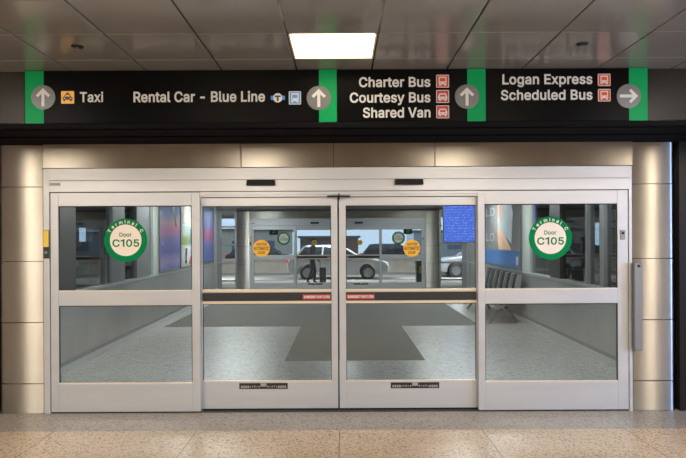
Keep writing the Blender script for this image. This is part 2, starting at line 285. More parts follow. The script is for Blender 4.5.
    'M': '628|40,-20 40,529 165,529 296,194 299,186 303,176 306,165 310,154 314,141 318,129 322,116 327,103 331,90 334,77 338,65 348,29 280,29 291,65 295,76 299,89 303,101 307,114 311,127 315,140 319,153 323,165 327,176 330,186 334,194 463,529 588,529 588,-20 484,-20 484,291 484,302 484,314 484,327 485,341 485,355 485,369 485,384 486,399 486,414 486,428 487,443 507,461 528,439 522,419 517,403 511,387 506,371 501,356 496,342 491,328 486,315 482,303 478,293 474,284 355,-20 273,-20 152,284 148,292 144,303 140,314 136,327 131,340 126,354 121,370 116,385 110,401 105,418 99,434 84,477 138,477 139,445 140,431 140,416 140,402 141,387 141,372 141,357 141,343 142,329 142,315 142,303 142,291 142,-20 315,139 484,309 142,308|71,72,1 66,67,0 67,68,0 68,69,0 1,0,69 71,1,69 70,71,69 66,65,81 81,80,66 80,79,66 67,66,79 79,78,67 68,67,78 78,77,68 69,68,77 77,76,69 70,69,76 76,75,70 71,70,75 75,74,71 74,73,71 72,71,73 18,19,60 62,61,83 82,83,61 61,60,82 7,21,22 6,20,21 21,7,6 4,19,20 20,6,4 6,5,4 19,4,60 4,3,60 82,60,3 0,86,85 66,0,85 65,66,85 64,65,85 63,64,85 85,84,63 63,84,89 63,89,83 64,63,83 83,82,64 65,64,82 81,65,82 82,3,81 80,81,3 79,80,3 74,75,2 73,74,2 72,73,2 1,72,2 24,9,10 9,24,23 25,11,26 11,25,10 24,10,25 12,13,14 57,28,12 11,12,28 26,11,28 27,26,28 36,35,54 31,30,48 47,48,30 30,46,47 50,51,31 31,48,50 48,49,50 46,30,45 36,54,53 37,36,53 53,52,37 38,37,52 52,51,38 39,38,51 51,50,39 40,39,50 50,49,40 41,40,49 49,48,41 42,41,48 48,47,42 43,42,47 44,43,47 47,46,44 46,45,44 32,31,33 31,51,33 51,52,33 52,53,33 34,33,53 53,54,34 54,35,88 88,35,55 56,55,35 35,36,56 57,56,36 28,57,36 36,37,28 37,38,28 38,39,28 43,44,29 44,45,29 45,30,29 16,59,58 58,15,16 17,16,15 15,14,17 18,17,14 14,13,18 19,18,13 13,12,19 20,19,12 12,11,20 21,20,11 11,10,21 22,21,10 10,9,22 22,9,87 7,22,8 39,40,28 75,76,2 77,78,76 3,2,76 78,79,3 3,76,78 9,23,87 8,22,87 43,29,28 42,43,28 41,42,28 40,41,28 34,54,88 15,58,57 14,15,57 57,12,14 59,16,60 16,17,60 17,18,60 62,83,89',
    'N': '523|40,-20 40,529 147,529 360,193 366,184 373,173 380,161 388,147 396,132 405,116 414,99 423,82 444,39 387,31 383,70 382,89 381,107 380,125 379,141 379,157 379,171 379,184 379,195 379,529 483,529 483,-20 376,-20 185,280 177,293 169,306 160,320 151,336 141,353 131,371 119,392 105,416 76,468 138,477 140,430 141,407 142,385 143,364 144,345 144,329 145,314 145,301 145,291 145,-20 379,163 144,348|1,0,36 36,0,35 32,41,33 41,40,33 34,33,40 40,39,34 35,34,39 39,38,35 38,37,35 36,35,37 47,46,0 35,0,46 34,35,46 46,45,34 33,34,45 45,44,33 44,43,33 32,33,43 43,42,32 41,32,49 31,30,41 40,41,30 30,29,40 36,37,2 1,36,2 4,3,18 5,4,18 18,19,5 18,3,17 19,6,48 6,20,48 12,25,24 12,24,11 10,11,24 12,11,13 14,13,11 15,14,11 11,10,15 16,15,10 10,9,16 25,12,26 12,13,26 16,9,17 9,8,17 18,17,8 8,7,18 19,18,7 6,19,7 20,6,7 21,20,7 22,21,7 7,8,22 8,9,22 9,10,22 10,24,22 23,22,24 13,14,26 37,38,2 39,40,29 3,2,38 38,39,3 28,27,3 3,39,28 29,28,39 5,19,48 17,3,27 27,26,14 14,15,27 15,16,27 16,17,27 32,42,49 31,41,49',
    'O': '533|267,-27 221,-23 179,-12 140,8 105,34 76,67 52,106 34,151 24,200 20,254 24,308 34,357 52,402 76,441 105,474 140,501 179,520 221,532 267,536 313,532 355,520 394,501 429,474 458,441 482,402 499,357 510,308 513,254 510,200 499,151 482,106 458,67 429,34 394,8 355,-12 313,-23 267,73 293,75 317,82 339,93 359,108 376,128 390,153 401,182 408,216 410,254 408,293 401,327 390,356 376,381 359,400 339,416 317,427 293,433 267,436 241,433 217,427 195,416 175,400 158,380 143,356 132,327 126,293 123,254 126,216 132,182 143,153 158,128 175,109 195,93 217,82 241,75|8,7,65 65,64,8 9,8,64 64,63,9 10,9,63 63,62,10 62,61,10 11,10,61 0,36,71 0,71,1 70,1,71 55,17,56 1,70,2 69,2,70 57,56,16 56,17,16 2,69,3 69,68,3 4,3,68 5,4,68 68,67,5 6,5,67 67,66,6 7,6,66 65,7,66 11,61,60 12,11,60 13,12,60 60,59,13 59,58,13 14,13,58 15,14,58 58,57,15 57,16,15 35,38,37 52,19,53 54,53,19 18,54,19 38,35,34 39,38,34 51,20,52 19,52,20 29,28,43 44,43,28 28,27,44 45,44,27 46,45,27 27,26,46 47,46,26 26,25,47 39,34,33 40,39,33 33,32,40 32,31,40 41,40,31 31,30,41 42,41,30 30,29,42 29,43,42 47,25,48 25,24,48 49,48,24 24,23,49 23,22,49 50,49,22 22,21,50 51,50,21 20,51,21 35,37,0 36,0,37 17,55,54 54,18,17',
    'P': '444|40,-20 40,529 236,529 275,526 311,518 342,505 369,487 391,465 407,439 419,411 426,380 429,348 426,315 419,285 407,256 391,230 369,208 342,190 311,176 275,168 236,166 89,166 89,262 232,262 255,264 273,268 287,274 299,282 308,291 315,302 320,316 323,331 324,348 323,364 320,379 315,393 308,404 299,413 287,421 273,427 254,431 232,432 145,432 145,-20 145,262 145,166|43,21,0 21,22,0 1,0,22 40,2,41 42,41,2 21,43,45 22,21,45 22,44,42 1,22,42 42,2,1 25,24,19 19,24,20 23,20,24 39,3,40 2,40,3 15,14,29 14,13,29 30,29,13 13,12,30 31,30,12 12,11,31 32,31,11 11,10,32 33,32,10 34,33,10 10,9,34 35,34,9 9,8,35 8,7,35 25,19,18 26,25,18 18,17,26 27,26,17 17,16,27 28,27,16 16,15,28 15,29,28 35,7,36 7,6,36 37,36,6 6,5,37 38,37,5 5,4,38 39,38,4 3,39,4 20,23,45 23,44,45 44,22,45',
    'R': '448|40,-20 40,529 237,529 275,526 311,519 342,506 369,489 391,468 408,443 420,415 427,384 429,352 427,320 420,290 408,262 391,237 369,216 342,199 311,187 275,180 237,178 76,178 76,275 233,275 256,276 274,280 289,285 301,292 309,300 316,310 321,322 324,336 325,352 324,369 321,383 316,395 309,406 300,414 289,422 274,427 255,431 232,432 145,432 145,-20 341,-20 197,249 315,249 461,-20 145,275 145,178 235,178 342,199|21,0,43 0,21,22 1,0,22 22,42,1 45,20,19 40,2,41 21,43,49 22,21,49 41,2,42 1,42,2 39,3,40 2,40,3 17,44,47 17,47,51 46,17,51 16,15,46 15,14,46 29,46,14 30,29,14 14,13,30 13,12,30 31,30,12 12,11,31 32,31,11 33,32,11 11,10,33 34,33,10 10,9,34 9,8,34 35,34,8 8,7,35 44,20,50 19,20,44 18,19,44 44,17,18 17,46,18 19,18,46 25,24,46 26,25,46 27,26,46 28,27,46 46,29,28 35,7,36 7,6,36 37,36,6 6,5,37 38,37,5 5,4,38 39,38,4 3,39,4 42,22,48 20,45,50 45,23,48 48,49,45 48,22,49 45,49,50 23,45,24 46,24,45 19,46,45 16,46,51',
    'S': '446|224,-29 186,-27 151,-20 119,-9 91,6 67,25 47,49 32,75 23,104 15,157 121,157 127,123 132,111 139,101 148,91 160,84 173,78 189,73 206,70 224,69 244,70 262,74 278,79 293,86 304,94 314,104 320,115 324,126 325,139 324,150 321,159 317,166 309,173 299,180 287,186 273,192 257,198 239,203 178,220 137,234 102,252 72,275 50,303 36,336 32,372 35,404 44,433 59,459 78,482 102,501 129,516 160,527 192,533 227,536 262,533 295,527 325,516 351,501 374,482 393,460 408,435 417,408 424,358 322,358 313,394 304,409 291,421 272,430 251,436 225,438 206,437 190,434 175,429 163,423 153,415 145,406 140,397 136,387 135,376 136,364 140,355 146,347 154,340 165,333 177,326 191,321 205,316 218,313 270,299 285,294 302,289 319,282 337,274 354,265 371,254 386,240 400,225 412,207 421,187 427,164 428,138 426,108 417,79 403,52 384,29 360,9 332,-8 299,-20 263,-27|6,5,13 13,12,6 7,6,12 12,11,7 8,7,11 11,10,8 9,8,10 42,41,80 80,79,42 43,42,79 44,43,79 79,78,44 45,44,78 78,77,45 46,45,77 0,19,18 0,18,1 17,1,18 87,86,38 85,38,86 52,71,70 70,69,52 1,17,2 16,2,17 51,72,71 71,52,51 2,16,3 16,15,3 4,3,15 15,14,4 5,4,14 13,5,14 38,85,39 85,84,39 84,83,39 40,39,83 83,82,40 41,40,82 82,81,41 80,41,81 46,77,76 47,46,76 76,75,47 48,47,75 75,74,48 49,48,74 74,73,49 50,49,73 73,72,50 72,51,50 21,20,108 89,88,36 37,36,88 21,108,107 22,21,107 34,91,35 91,90,35 36,35,90 89,36,90 68,67,55 54,68,55 103,102,26 27,26,102 102,101,27 101,100,27 28,27,100 100,99,28 29,28,99 99,98,29 30,29,98 98,97,30 97,96,30 62,61,63 22,107,106 23,22,106 106,105,23 24,23,105 105,104,24 25,24,104 104,103,25 103,26,25 30,96,31 96,95,31 32,31,95 95,94,32 94,93,32 33,32,93 93,92,33 34,33,92 91,34,92 63,61,64 61,60,64 60,59,64 65,64,59 59,58,65 66,65,58 58,57,66 57,56,66 67,66,56 55,67,56 108,20,0 19,0,20 87,38,37 37,88,87 68,54,69 54,53,69 52,69,53',
    'T': '448|12,432 12,529 437,529 437,432 277,432 277,-20 173,-20 173,432|1,0,7 3,2,4 7,6,5 5,4,7 4,2,7 1,7,2',
    'U': '517|259,-28 218,-25 179,-17 145,-2 114,17 88,41 67,70 52,102 43,136 40,172 40,529 144,529 144,179 146,158 151,140 158,123 168,108 181,96 197,86 215,78 235,73 259,72 283,73 303,78 321,86 336,96 349,108 359,123 366,140 371,158 373,179 373,529 477,529 477,172 474,136 465,102 450,70 429,41 403,17 373,-2 338,-17 300,-25|10,9,12 12,11,10 20,1,0 1,20,19 1,19,2 19,18,2 2,18,3 18,17,3 4,3,17 17,16,4 5,4,16 6,5,16 16,15,6 7,6,15 15,14,7 8,7,14 14,13,8 9,8,13 12,9,13 41,23,22 23,41,40 24,23,40 34,33,29 30,29,33 33,32,30 31,30,32 24,40,39 25,24,39 39,38,25 26,25,38 38,37,26 37,36,26 27,26,36 36,35,27 28,27,35 35,34,28 34,29,28 41,22,0 22,21,0 20,0,21',
    'V': '479|190,-20 -12,529 98,529 211,213 218,194 226,171 234,144 244,112 255,77 275,11 208,11 227,77 238,113 248,144 257,171 264,194 271,213 380,529 492,529 292,-20 241,122|0,3,1 2,1,3 6,11,12 5,4,11 11,6,5 0,10,11 3,0,11 11,4,3 14,8,15 13,7,8 8,14,13 19,18,16 18,17,16 9,19,8 19,16,8 15,8,16 10,0,19 19,9,10 9,8,10 11,10,8 8,7,11 12,11,7 12,7,20 7,13,20 6,12,20',
    'Y': '471|183,-20 183,203 -20,529 102,529 209,355 220,337 230,319 240,301 249,283 259,261 279,210 194,210 214,262 224,283 233,302 243,320 253,337 263,355 370,529 491,529 288,203 288,-20 236,308|4,12,5 6,13,14 5,12,13 13,6,5 1,11,12 12,4,1 2,1,4 3,2,4 16,8,9 15,7,8 8,16,15 20,19,17 19,18,17 10,20,9 20,17,9 16,9,17 1,0,21 21,20,1 11,1,20 20,10,11 10,9,11 12,11,9 9,8,12 13,12,8 8,7,13 14,13,7 14,7,22 7,15,22 6,14,22',
    'a': '389|160,-29 134,-27 109,-22 86,-13 65,-1 46,15 31,34 19,56 13,81 10,108 12,131 17,153 26,171 38,187 52,200 68,211 85,219 102,225 121,230 139,234 157,237 176,240 197,242 216,245 231,247 243,248 251,250 255,252 255,255 255,269 252,279 249,287 244,294 239,299 231,304 221,308 210,310 196,311 181,310 168,308 157,304 147,299 139,293 132,287 126,280 122,273 111,250 13,279 34,323 48,344 65,361 85,375 105,386 127,395 149,400 172,403 194,404 210,404 226,402 243,399 262,394 279,387 297,377 313,365 328,349 340,330 349,307 355,281 357,252 357,-20 257,-20 263,20 282,30 276,21 266,10 254,0 239,-10 223,-18 204,-24 183,-27 170,65 189,67 205,70 218,76 230,84 239,93 246,103 251,114 254,126 256,139 256,154 275,166 265,163 255,160 245,158 235,156 224,154 213,153 203,151 193,150 185,149 178,148 165,146 153,143 141,140 132,136 124,131 119,126 115,121 113,114 112,105 113,96 115,90 118,84 123,79 129,75 137,71 147,68 158,66 261,6|6,5,113 113,112,6 7,6,112 112,111,7 8,7,111 111,110,8 9,8,110 10,9,110 110,109,10 11,10,109 109,108,11 12,11,108 13,12,108 48,47,46 38,55,39 0,80,118 102,101,20 101,21,20 39,55,54 0,118,1 118,117,1 18,104,103 19,18,103 103,102,19 102,20,19 40,39,53 39,54,53 1,117,2 117,116,2 3,2,116 116,115,3 4,3,115 115,114,4 5,4,114 113,5,114 13,108,107 14,13,107 107,106,14 15,14,106 16,15,106 106,105,16 17,16,105 105,104,17 104,18,17 48,46,45 45,44,48 49,48,44 44,43,49 50,49,43 43,42,50 51,50,42 42,41,51 52,51,41 41,40,52 40,53,52 81,79,78 22,99,98 98,97,22 97,23,22 36,57,37 56,37,57 95,94,24 94,25,24 58,35,59 81,78,77 82,81,77 77,76,82 23,97,96 96,95,23 95,24,23 35,58,36 57,36,58 71,74,73 73,72,71 73,74,69 72,73,69 91,72,69 69,68,91 69,74,70 74,71,119 87,86,72 88,87,72 72,91,88 89,88,91 90,89,91 27,26,91 91,68,27 28,27,68 29,28,68 68,67,29 67,66,29 30,29,66 66,65,30 31,30,65 65,64,31 75,71,76 82,76,71 83,82,71 84,83,71 71,72,84 85,84,72 72,86,85 25,94,93 93,92,25 92,91,25 91,26,25 31,64,32 64,63,32 33,32,63 63,62,33 62,61,33 34,33,61 61,60,34 35,34,60 59,35,60 80,0,79 79,81,80 21,101,100 100,99,21 99,22,21 37,56,38 55,38,56 71,75,119 70,74,119',
    'c': '395|207,-28 171,-25 137,-16 106,-1 79,20 56,46 38,76 25,110 17,147 14,187 17,228 25,266 38,300 56,330 79,356 106,377 137,392 171,401 207,404 227,404 247,401 266,396 284,390 300,382 316,372 331,361 344,348 356,334 366,318 374,301 388,263 290,238 281,264 278,271 274,278 269,284 264,290 258,295 251,299 244,303 236,306 227,308 218,309 208,310 188,308 171,303 157,294 145,283 135,268 127,251 121,231 118,210 116,187 118,165 121,144 127,125 135,108 145,93 157,82 171,73 188,68 208,66 218,67 228,68 236,71 245,74 252,78 259,82 265,87 270,93 275,100 279,107 282,114 291,141 389,117 376,78 368,61 358,45 346,30 333,17 318,5 302,-5 285,-13 266,-20 247,-25 228,-27|6,5,56 56,55,6 7,6,55 55,54,7 8,7,54 54,53,8 9,8,53 53,52,9 52,51,9 10,9,51 51,50,10 11,10,50 50,49,11 12,11,49 1,59,2 45,17,16 0,61,60 41,19,42 43,42,19 61,0,85 85,62,61 18,44,43 43,19,18 0,60,1 59,1,60 17,45,44 44,18,17 2,59,3 59,58,3 4,3,58 58,57,4 5,4,57 56,5,57 12,49,48 13,12,48 48,47,13 14,13,47 47,46,14 15,14,46 46,45,15 45,16,15 63,84,83 64,63,83 65,64,83 40,39,21 20,40,21 76,75,72 73,72,75 75,74,73 30,29,31 32,31,29 65,83,82 66,65,82 82,81,66 67,66,81 81,80,67 68,67,80 80,79,68 79,78,68 69,68,78 70,69,78 78,77,70 71,70,77 77,76,71 76,72,71 32,29,33 29,28,33 34,33,28 28,27,34 27,26,34 35,34,26 36,35,26 26,25,36 25,24,36 37,36,24 24,23,37 38,37,23 39,38,23 23,22,39 21,39,22 84,63,85 62,85,63 40,20,41 19,41,20',
    'd': '424|195,-28 161,-25 129,-16 100,-1 75,20 54,46 36,76 24,110 17,148 14,189 17,229 24,267 37,301 54,331 75,357 101,377 130,392 162,402 195,404 220,403 243,398 262,391 278,381 291,370 302,359 311,348 318,338 299,344 291,529 392,529 392,-20 293,-20 293,39 318,39 311,29 302,18 291,6 277,-4 261,-14 242,-22 220,-27 205,67 222,69 238,73 251,81 263,92 273,105 281,122 287,142 290,165 292,189 290,214 287,236 281,256 273,272 263,285 252,296 238,303 223,308 205,310 186,308 170,303 157,295 145,284 135,271 127,254 121,235 118,213 116,189 118,166 121,144 127,124 135,107 145,93 157,82 171,73 186,69 298,363 293,8|7,6,71 71,70,7 8,7,70 70,69,8 9,8,69 69,68,9 10,9,68 68,67,10 67,66,10 11,10,66 76,75,1 59,18,60 76,1,0 0,41,76 17,61,60 60,18,17 1,75,2 61,17,16 2,75,3 75,74,3 4,3,74 74,73,4 5,4,73 73,72,5 6,5,72 71,6,72 11,66,65 12,11,65 65,64,12 13,12,64 64,63,13 14,13,63 63,62,14 15,14,62 62,61,15 61,16,15 42,40,39 19,58,20 42,39,38 43,42,38 38,37,43 22,21,57 58,57,21 20,58,21 35,34,32 26,30,29 26,29,25 34,35,30 30,33,34 32,34,33 26,25,27 24,27,25 25,29,24 30,35,31 35,32,78 49,48,33 33,30,49 50,49,30 30,26,50 51,50,26 52,51,26 53,52,26 27,24,77 24,29,77 36,32,37 43,37,32 44,43,32 45,44,32 46,45,32 32,33,46 47,46,33 33,48,47 53,26,54 55,54,26 26,27,55 56,55,27 57,56,27 22,57,27 27,23,22 41,0,40 40,42,41 58,19,59 18,59,19 23,27,77 29,28,77 32,36,78 31,35,78',
    'e': '403|212,-28 174,-25 138,-16 106,-1 79,20 56,46 38,76 24,110 17,147 14,187 17,227 24,264 37,298 55,329 77,355 104,376 135,392 169,401 205,404 228,403 250,399 273,393 294,383 314,371 333,355 350,336 364,314 376,289 384,260 389,229 391,194 391,149 55,149 55,241 363,228 292,166 288,224 285,243 279,261 272,276 262,288 251,297 238,304 223,309 205,310 187,309 171,304 157,297 145,287 135,275 127,261 121,245 117,229 116,210 116,178 117,154 122,133 128,115 138,100 148,88 161,79 176,72 193,68 213,66 225,67 236,69 247,72 256,76 264,81 271,87 277,94 282,102 294,129 392,105 376,63 364,43 350,25 332,10 312,-4 290,-14 266,-22 240,-27 287,231 119,238 118,149|6,32,7 8,7,32 9,8,32 32,33,9 10,9,33 11,10,33 33,12,11 55,54,32 54,53,32 33,32,53 53,52,33 0,63,62 45,44,18 0,62,1 61,1,62 17,46,45 45,18,17 1,61,2 61,60,2 16,47,46 46,17,16 2,60,3 60,59,3 4,3,59 59,58,4 5,4,58 58,57,5 6,5,57 32,6,57 57,56,32 33,51,50 12,33,50 13,12,50 50,49,13 14,13,49 49,48,14 15,14,48 48,47,15 47,16,15 65,64,81 43,42,20 19,43,20 65,81,80 66,65,80 20,42,21 30,29,34 29,28,34 28,27,34 74,73,72 31,35,55 31,30,35 30,34,35 36,35,34 66,80,79 67,66,79 79,78,67 68,67,78 78,77,68 69,68,77 77,76,69 70,69,76 76,75,70 71,70,75 75,74,71 74,72,71 34,27,37 38,37,27 27,26,38 39,38,26 26,25,39 25,24,39 40,39,24 24,23,40 41,40,23 23,22,41 42,41,22 21,42,22 81,64,0 63,0,64 54,55,35 35,36,54 53,54,36 52,53,36 43,19,44 18,44,19 32,56,84 55,32,84 34,37,82 36,34,82 33,52,83 51,33,83 36,82,83 52,36,83 31,55,84',
    'g': '425|207,-171 178,-169 152,-165 127,-159 105,-149 86,-138 69,-125 55,-111 43,-95 23,-62 107,-14 123,-37 129,-44 136,-52 143,-59 152,-65 162,-70 174,-74 189,-76 207,-77 232,-75 253,-69 270,-59 281,-47 289,-29 291,-5 294,33 315,46 310,39 302,28 290,17 277,7 261,-2 242,-10 220,-14 195,-15 162,-13 131,-4 102,9 77,29 55,53 37,81 24,114 17,151 14,191 17,231 24,268 37,302 54,332 76,357 101,377 130,392 162,402 196,404 221,403 243,399 262,391 278,381 292,371 303,359 312,348 319,338 301,347 295,399 392,399 392,-10 390,-43 381,-74 367,-101 348,-123 325,-141 298,-154 269,-164 239,-169 205,79 223,81 239,85 252,92 264,101 273,114 281,129 287,147 291,168 292,193 291,216 287,238 282,256 274,272 264,285 252,296 239,303 223,308 205,310 186,308 171,303 157,295 145,284 135,271 127,255 121,236 118,215 116,193 118,169 121,149 127,130 135,115 145,102 157,92 170,85 186,81 293,20 299,363|11,10,8 9,8,10 43,42,103 103,102,43 44,43,102 102,101,44 45,44,101 101,100,45 100,99,45 46,45,99 35,74,109 1,18,17 35,109,36 108,36,109 52,94,93 93,53,52 1,17,2 17,16,2 36,108,37 107,37,108 95,94,51 94,52,51 2,16,3 4,3,16 16,15,4 15,14,4 5,4,14 6,5,14 14,13,6 7,6,13 13,12,7 8,7,12 11,8,12 37,107,38 39,38,107 107,106,39 40,39,106 106,105,40 41,40,105 105,104,41 42,41,104 103,42,104 46,99,98 47,46,98 98,97,47 48,47,97 97,96,48 49,48,96 96,95,49 50,49,95 95,51,50 19,0,73 73,20,19 75,34,33 54,92,91 91,55,54 20,73,72 72,21,20 75,33,32 76,75,32 32,31,76 57,56,90 91,90,56 55,91,56 61,60,62 59,62,60 28,29,65 27,28,65 60,61,64 59,60,64 67,66,24 66,65,24 25,24,65 65,29,25 29,26,110 29,28,26 28,27,26 81,80,27 82,81,27 27,65,82 83,82,65 65,64,83 84,83,64 64,61,84 85,84,61 86,85,61 62,59,111 111,59,63 59,64,63 21,72,71 22,21,71 71,70,22 70,69,22 23,22,69 69,68,23 68,67,23 67,24,23 30,26,31 76,31,26 77,76,26 78,77,26 26,27,78 79,78,27 27,80,79 86,61,87 88,87,61 61,62,88 89,88,62 90,89,62 57,90,62 62,58,57 0,19,1 18,1,19 74,35,34 34,75,74 53,93,92 92,54,53 26,30,110 25,29,110 58,62,111',
    'h': '410|134,226 134,-20 33,-20 33,529 134,529 134,267 72,267 98,328 117,357 140,378 167,393 196,402 227,404 255,403 281,396 305,386 326,372 344,353 359,330 369,303 375,273 377,241 377,-20 276,-20 276,234 274,258 268,277 258,291 246,301 230,307 210,309 195,308 182,305 170,300 160,293 151,284 144,273 138,260 135,245 134,373|3,2,6 6,7,3 1,0,2 6,2,0 7,6,5 3,7,8 32,31,10 33,32,9 32,10,9 6,0,38 5,6,38 38,37,5 37,36,5 36,35,5 3,8,4 29,12,30 11,30,12 12,29,13 22,21,24 22,24,23 24,21,25 21,20,25 20,19,25 26,25,19 19,18,26 18,17,26 27,26,17 17,16,27 16,15,27 28,27,15 15,14,28 29,28,14 13,29,14 30,11,31 10,31,11 34,33,9 39,5,9 5,35,9 35,34,9 7,5,8 5,39,8 4,8,39',
    'i': '166|33,-20 33,399 134,399 134,-20 84,423 68,425 53,430 40,440 30,452 23,467 21,483 23,499 30,514 40,527 53,536 68,542 84,544 100,542 115,536 128,527 138,514 144,499 146,483 144,467 138,452 128,440 115,430 100,425|10,9,8 8,12,10 11,10,12 4,15,5 14,5,15 7,6,5 12,8,7 7,5,12 5,14,12 14,13,12 16,27,17 26,25,27 17,27,18 24,23,25 23,22,25 27,25,22 18,27,22 22,21,18 21,20,18 19,18,20 1,0,3 3,2,1 27,16,4 15,4,16',
    'l': '189|139,-22 108,-20 81,-10 59,6 44,28 35,55 33,83 33,529 134,529 134,99 134,85 136,77 137,74 139,73 147,72 155,72 160,73 185,78 204,-13 172,-19 164,-21 156,-22 148,-22|11,10,5 6,5,10 10,9,6 7,6,9 9,8,7 14,22,15 22,14,0 13,0,14 19,18,16 18,17,16 15,22,21 21,20,15 20,19,15 19,16,15 0,13,1 13,12,1 2,1,12 3,2,12 4,3,12 5,4,12 11,5,12',
    'm': '609|33,-20 33,399 132,399 112,299 94,320 105,342 117,359 131,373 147,385 164,394 182,401 200,405 220,406 250,403 278,393 301,375 319,353 333,327 347,275 285,275 300,320 309,339 322,356 337,371 354,383 373,393 393,400 414,405 437,406 461,404 484,399 507,390 527,376 544,359 558,338 569,314 575,286 577,256 577,-20 476,-20 476,253 474,274 468,288 460,297 448,304 434,309 418,310 405,309 394,307 384,302 376,296 369,289 363,281 359,271 356,260 355,246 355,-20 254,-20 254,259 252,275 247,286 239,296 228,304 215,309 199,310 188,310 177,307 167,302 158,296 150,289 143,279 138,268 135,254 134,237 134,-20 126,368 319,352|1,0,4 4,5,1 5,3,6 5,4,3 1,5,6 6,2,1 0,74,73 4,0,73 3,4,73 73,72,3 72,71,3 71,70,3 70,69,3 69,68,3 65,64,10 11,63,12 63,11,64 10,64,11 15,20,21 20,15,14 59,58,19 60,59,19 19,20,60 60,20,61 62,61,20 20,14,62 14,13,62 63,62,13 12,63,13 7,67,66 8,7,66 66,65,8 9,8,65 65,10,9 76,17,22 17,23,22 55,54,18 23,17,24 48,47,25 47,26,25 18,54,53 53,52,18 52,51,18 17,18,51 51,50,17 50,49,17 49,48,17 24,17,48 48,25,24 46,45,28 45,44,29 28,45,29 38,37,40 37,36,40 38,40,39 40,36,41 36,35,41 42,41,35 35,34,42 34,33,42 43,42,33 33,32,43 32,31,43 44,43,31 31,30,44 29,44,30 26,47,46 27,26,46 46,28,27 56,55,57 58,57,55 19,58,55 55,18,19 20,19,18 18,17,20 21,20,17 17,76,21 15,21,16 68,67,7 75,3,7 3,68,7 3,75,6 2,6,75 16,21,76',
    'n': '409|134,226 134,-20 33,-20 33,399 132,399 132,267 72,267 98,328 117,357 140,378 167,393 196,402 227,404 255,403 281,396 305,386 326,371 344,353 358,330 369,303 375,273 377,241 377,-20 276,-20 276,234 274,258 268,277 258,291 246,301 230,307 210,309 195,308 182,305 170,300 160,293 151,284 144,273 138,260 135,245 132,371|3,2,6 6,7,3 1,0,2 6,2,0 7,6,5 3,7,8 8,4,3 32,31,10 33,32,9 32,10,9 6,0,38 5,6,38 38,37,5 37,36,5 36,35,5 7,5,8 29,12,30 11,30,12 12,29,13 22,21,24 22,24,23 24,21,25 21,20,25 20,19,25 26,25,19 19,18,26 18,17,26 27,26,17 17,16,27 28,27,16 16,15,28 15,14,28 29,28,14 13,29,14 30,11,31 10,31,11 34,33,9 39,5,9 5,35,9 35,34,9 5,39,8 4,8,39',
    'o': '415|207,-28 171,-25 137,-16 106,-1 79,20 56,46 38,76 25,110 17,147 14,187 17,228 25,266 38,300 56,330 79,356 106,377 137,392 171,401 207,404 244,401 278,392 309,377 336,356 359,330 377,300 391,266 398,228 401,187 398,147 391,110 377,76 359,46 336,20 309,-1 278,-16 244,-25 207,67 227,68 244,73 258,82 270,93 280,108 288,125 294,144 298,165 299,187 298,210 294,231 288,251 280,268 270,283 258,294 244,303 227,308 207,310 188,308 171,303 157,294 145,283 135,268 127,251 121,231 118,210 116,187 118,165 121,144 127,125 135,108 145,93 157,82 171,73 188,68|8,7,65 65,64,8 9,8,64 64,63,9 63,62,9 10,9,62 62,61,10 11,10,61 0,36,71 0,71,1 70,1,71 55,17,56 1,70,2 56,17,16 2,70,3 70,69,3 4,3,69 69,68,4 5,4,68 68,67,5 6,5,67 67,66,6 7,6,66 65,7,66 11,61,60 12,11,60 60,59,12 13,12,59 59,58,13 14,13,58 58,57,14 15,14,57 57,56,15 56,16,15 18,54,53 35,38,37 52,19,53 18,53,19 38,35,34 19,52,20 29,28,43 44,43,28 28,27,44 45,44,27 46,45,27 27,26,46 47,46,26 26,25,47 38,34,33 39,38,33 33,32,39 40,39,32 32,31,40 41,40,31 31,30,41 42,41,30 30,29,42 29,43,42 47,25,48 25,24,48 49,48,24 24,23,49 50,49,23 23,22,50 51,50,22 22,21,51 52,51,21 20,52,21 35,37,0 36,0,37 17,55,54 54,18,17',
    'p': '424|33,-163 33,399 132,399 132,339 107,339 107,338 114,348 122,359 133,370 146,381 162,391 182,398 204,403 229,404 263,402 295,392 324,377 349,357 371,331 388,301 400,267 408,229 410,189 408,148 401,110 388,76 371,46 350,20 324,-1 295,-16 264,-25 230,-28 205,-27 183,-22 163,-14 147,-4 134,6 123,18 114,29 107,39 125,34 133,-163 220,67 238,69 254,73 267,82 279,93 289,107 297,124 303,144 307,166 308,189 307,213 303,235 297,254 289,271 279,284 268,295 254,303 239,308 220,310 202,308 186,303 173,296 161,285 152,272 144,256 138,236 134,214 133,189 134,165 138,142 144,122 152,106 162,92 174,81 187,73 202,69 108,339 132,369 126,15|1,0,39 37,38,0 39,0,38 1,5,4 4,6,1 6,7,1 37,0,80 37,80,40 38,37,40 39,38,40 71,70,39 70,69,39 1,39,69 69,68,1 5,1,68 3,6,78 7,6,3 7,3,79 1,7,2 34,33,77 77,76,34 61,12,11 34,76,35 10,9,62 62,61,10 61,11,10 40,36,35 35,76,40 76,75,40 75,74,40 39,40,74 74,73,39 73,72,39 71,39,72 5,68,67 67,66,5 66,65,5 3,5,65 65,64,3 64,63,3 63,62,3 62,9,3 8,3,9 42,32,31 31,43,42 13,60,59 43,31,30 44,43,30 30,29,44 57,15,58 15,14,58 59,58,14 13,59,14 25,24,48 49,48,24 24,23,49 50,49,23 23,22,50 51,50,22 52,51,22 22,21,52 53,52,21 21,20,53 54,53,20 20,19,54 44,29,28 45,44,28 28,27,45 46,45,27 27,26,46 47,46,26 26,25,47 25,48,47 54,19,55 19,18,55 56,55,18 18,17,56 57,56,17 17,16,57 15,57,16 77,33,32 32,42,77 12,61,60 60,13,12 3,8,79 5,3,78 6,4,78 2,7,79 36,40,80 0,41,80',
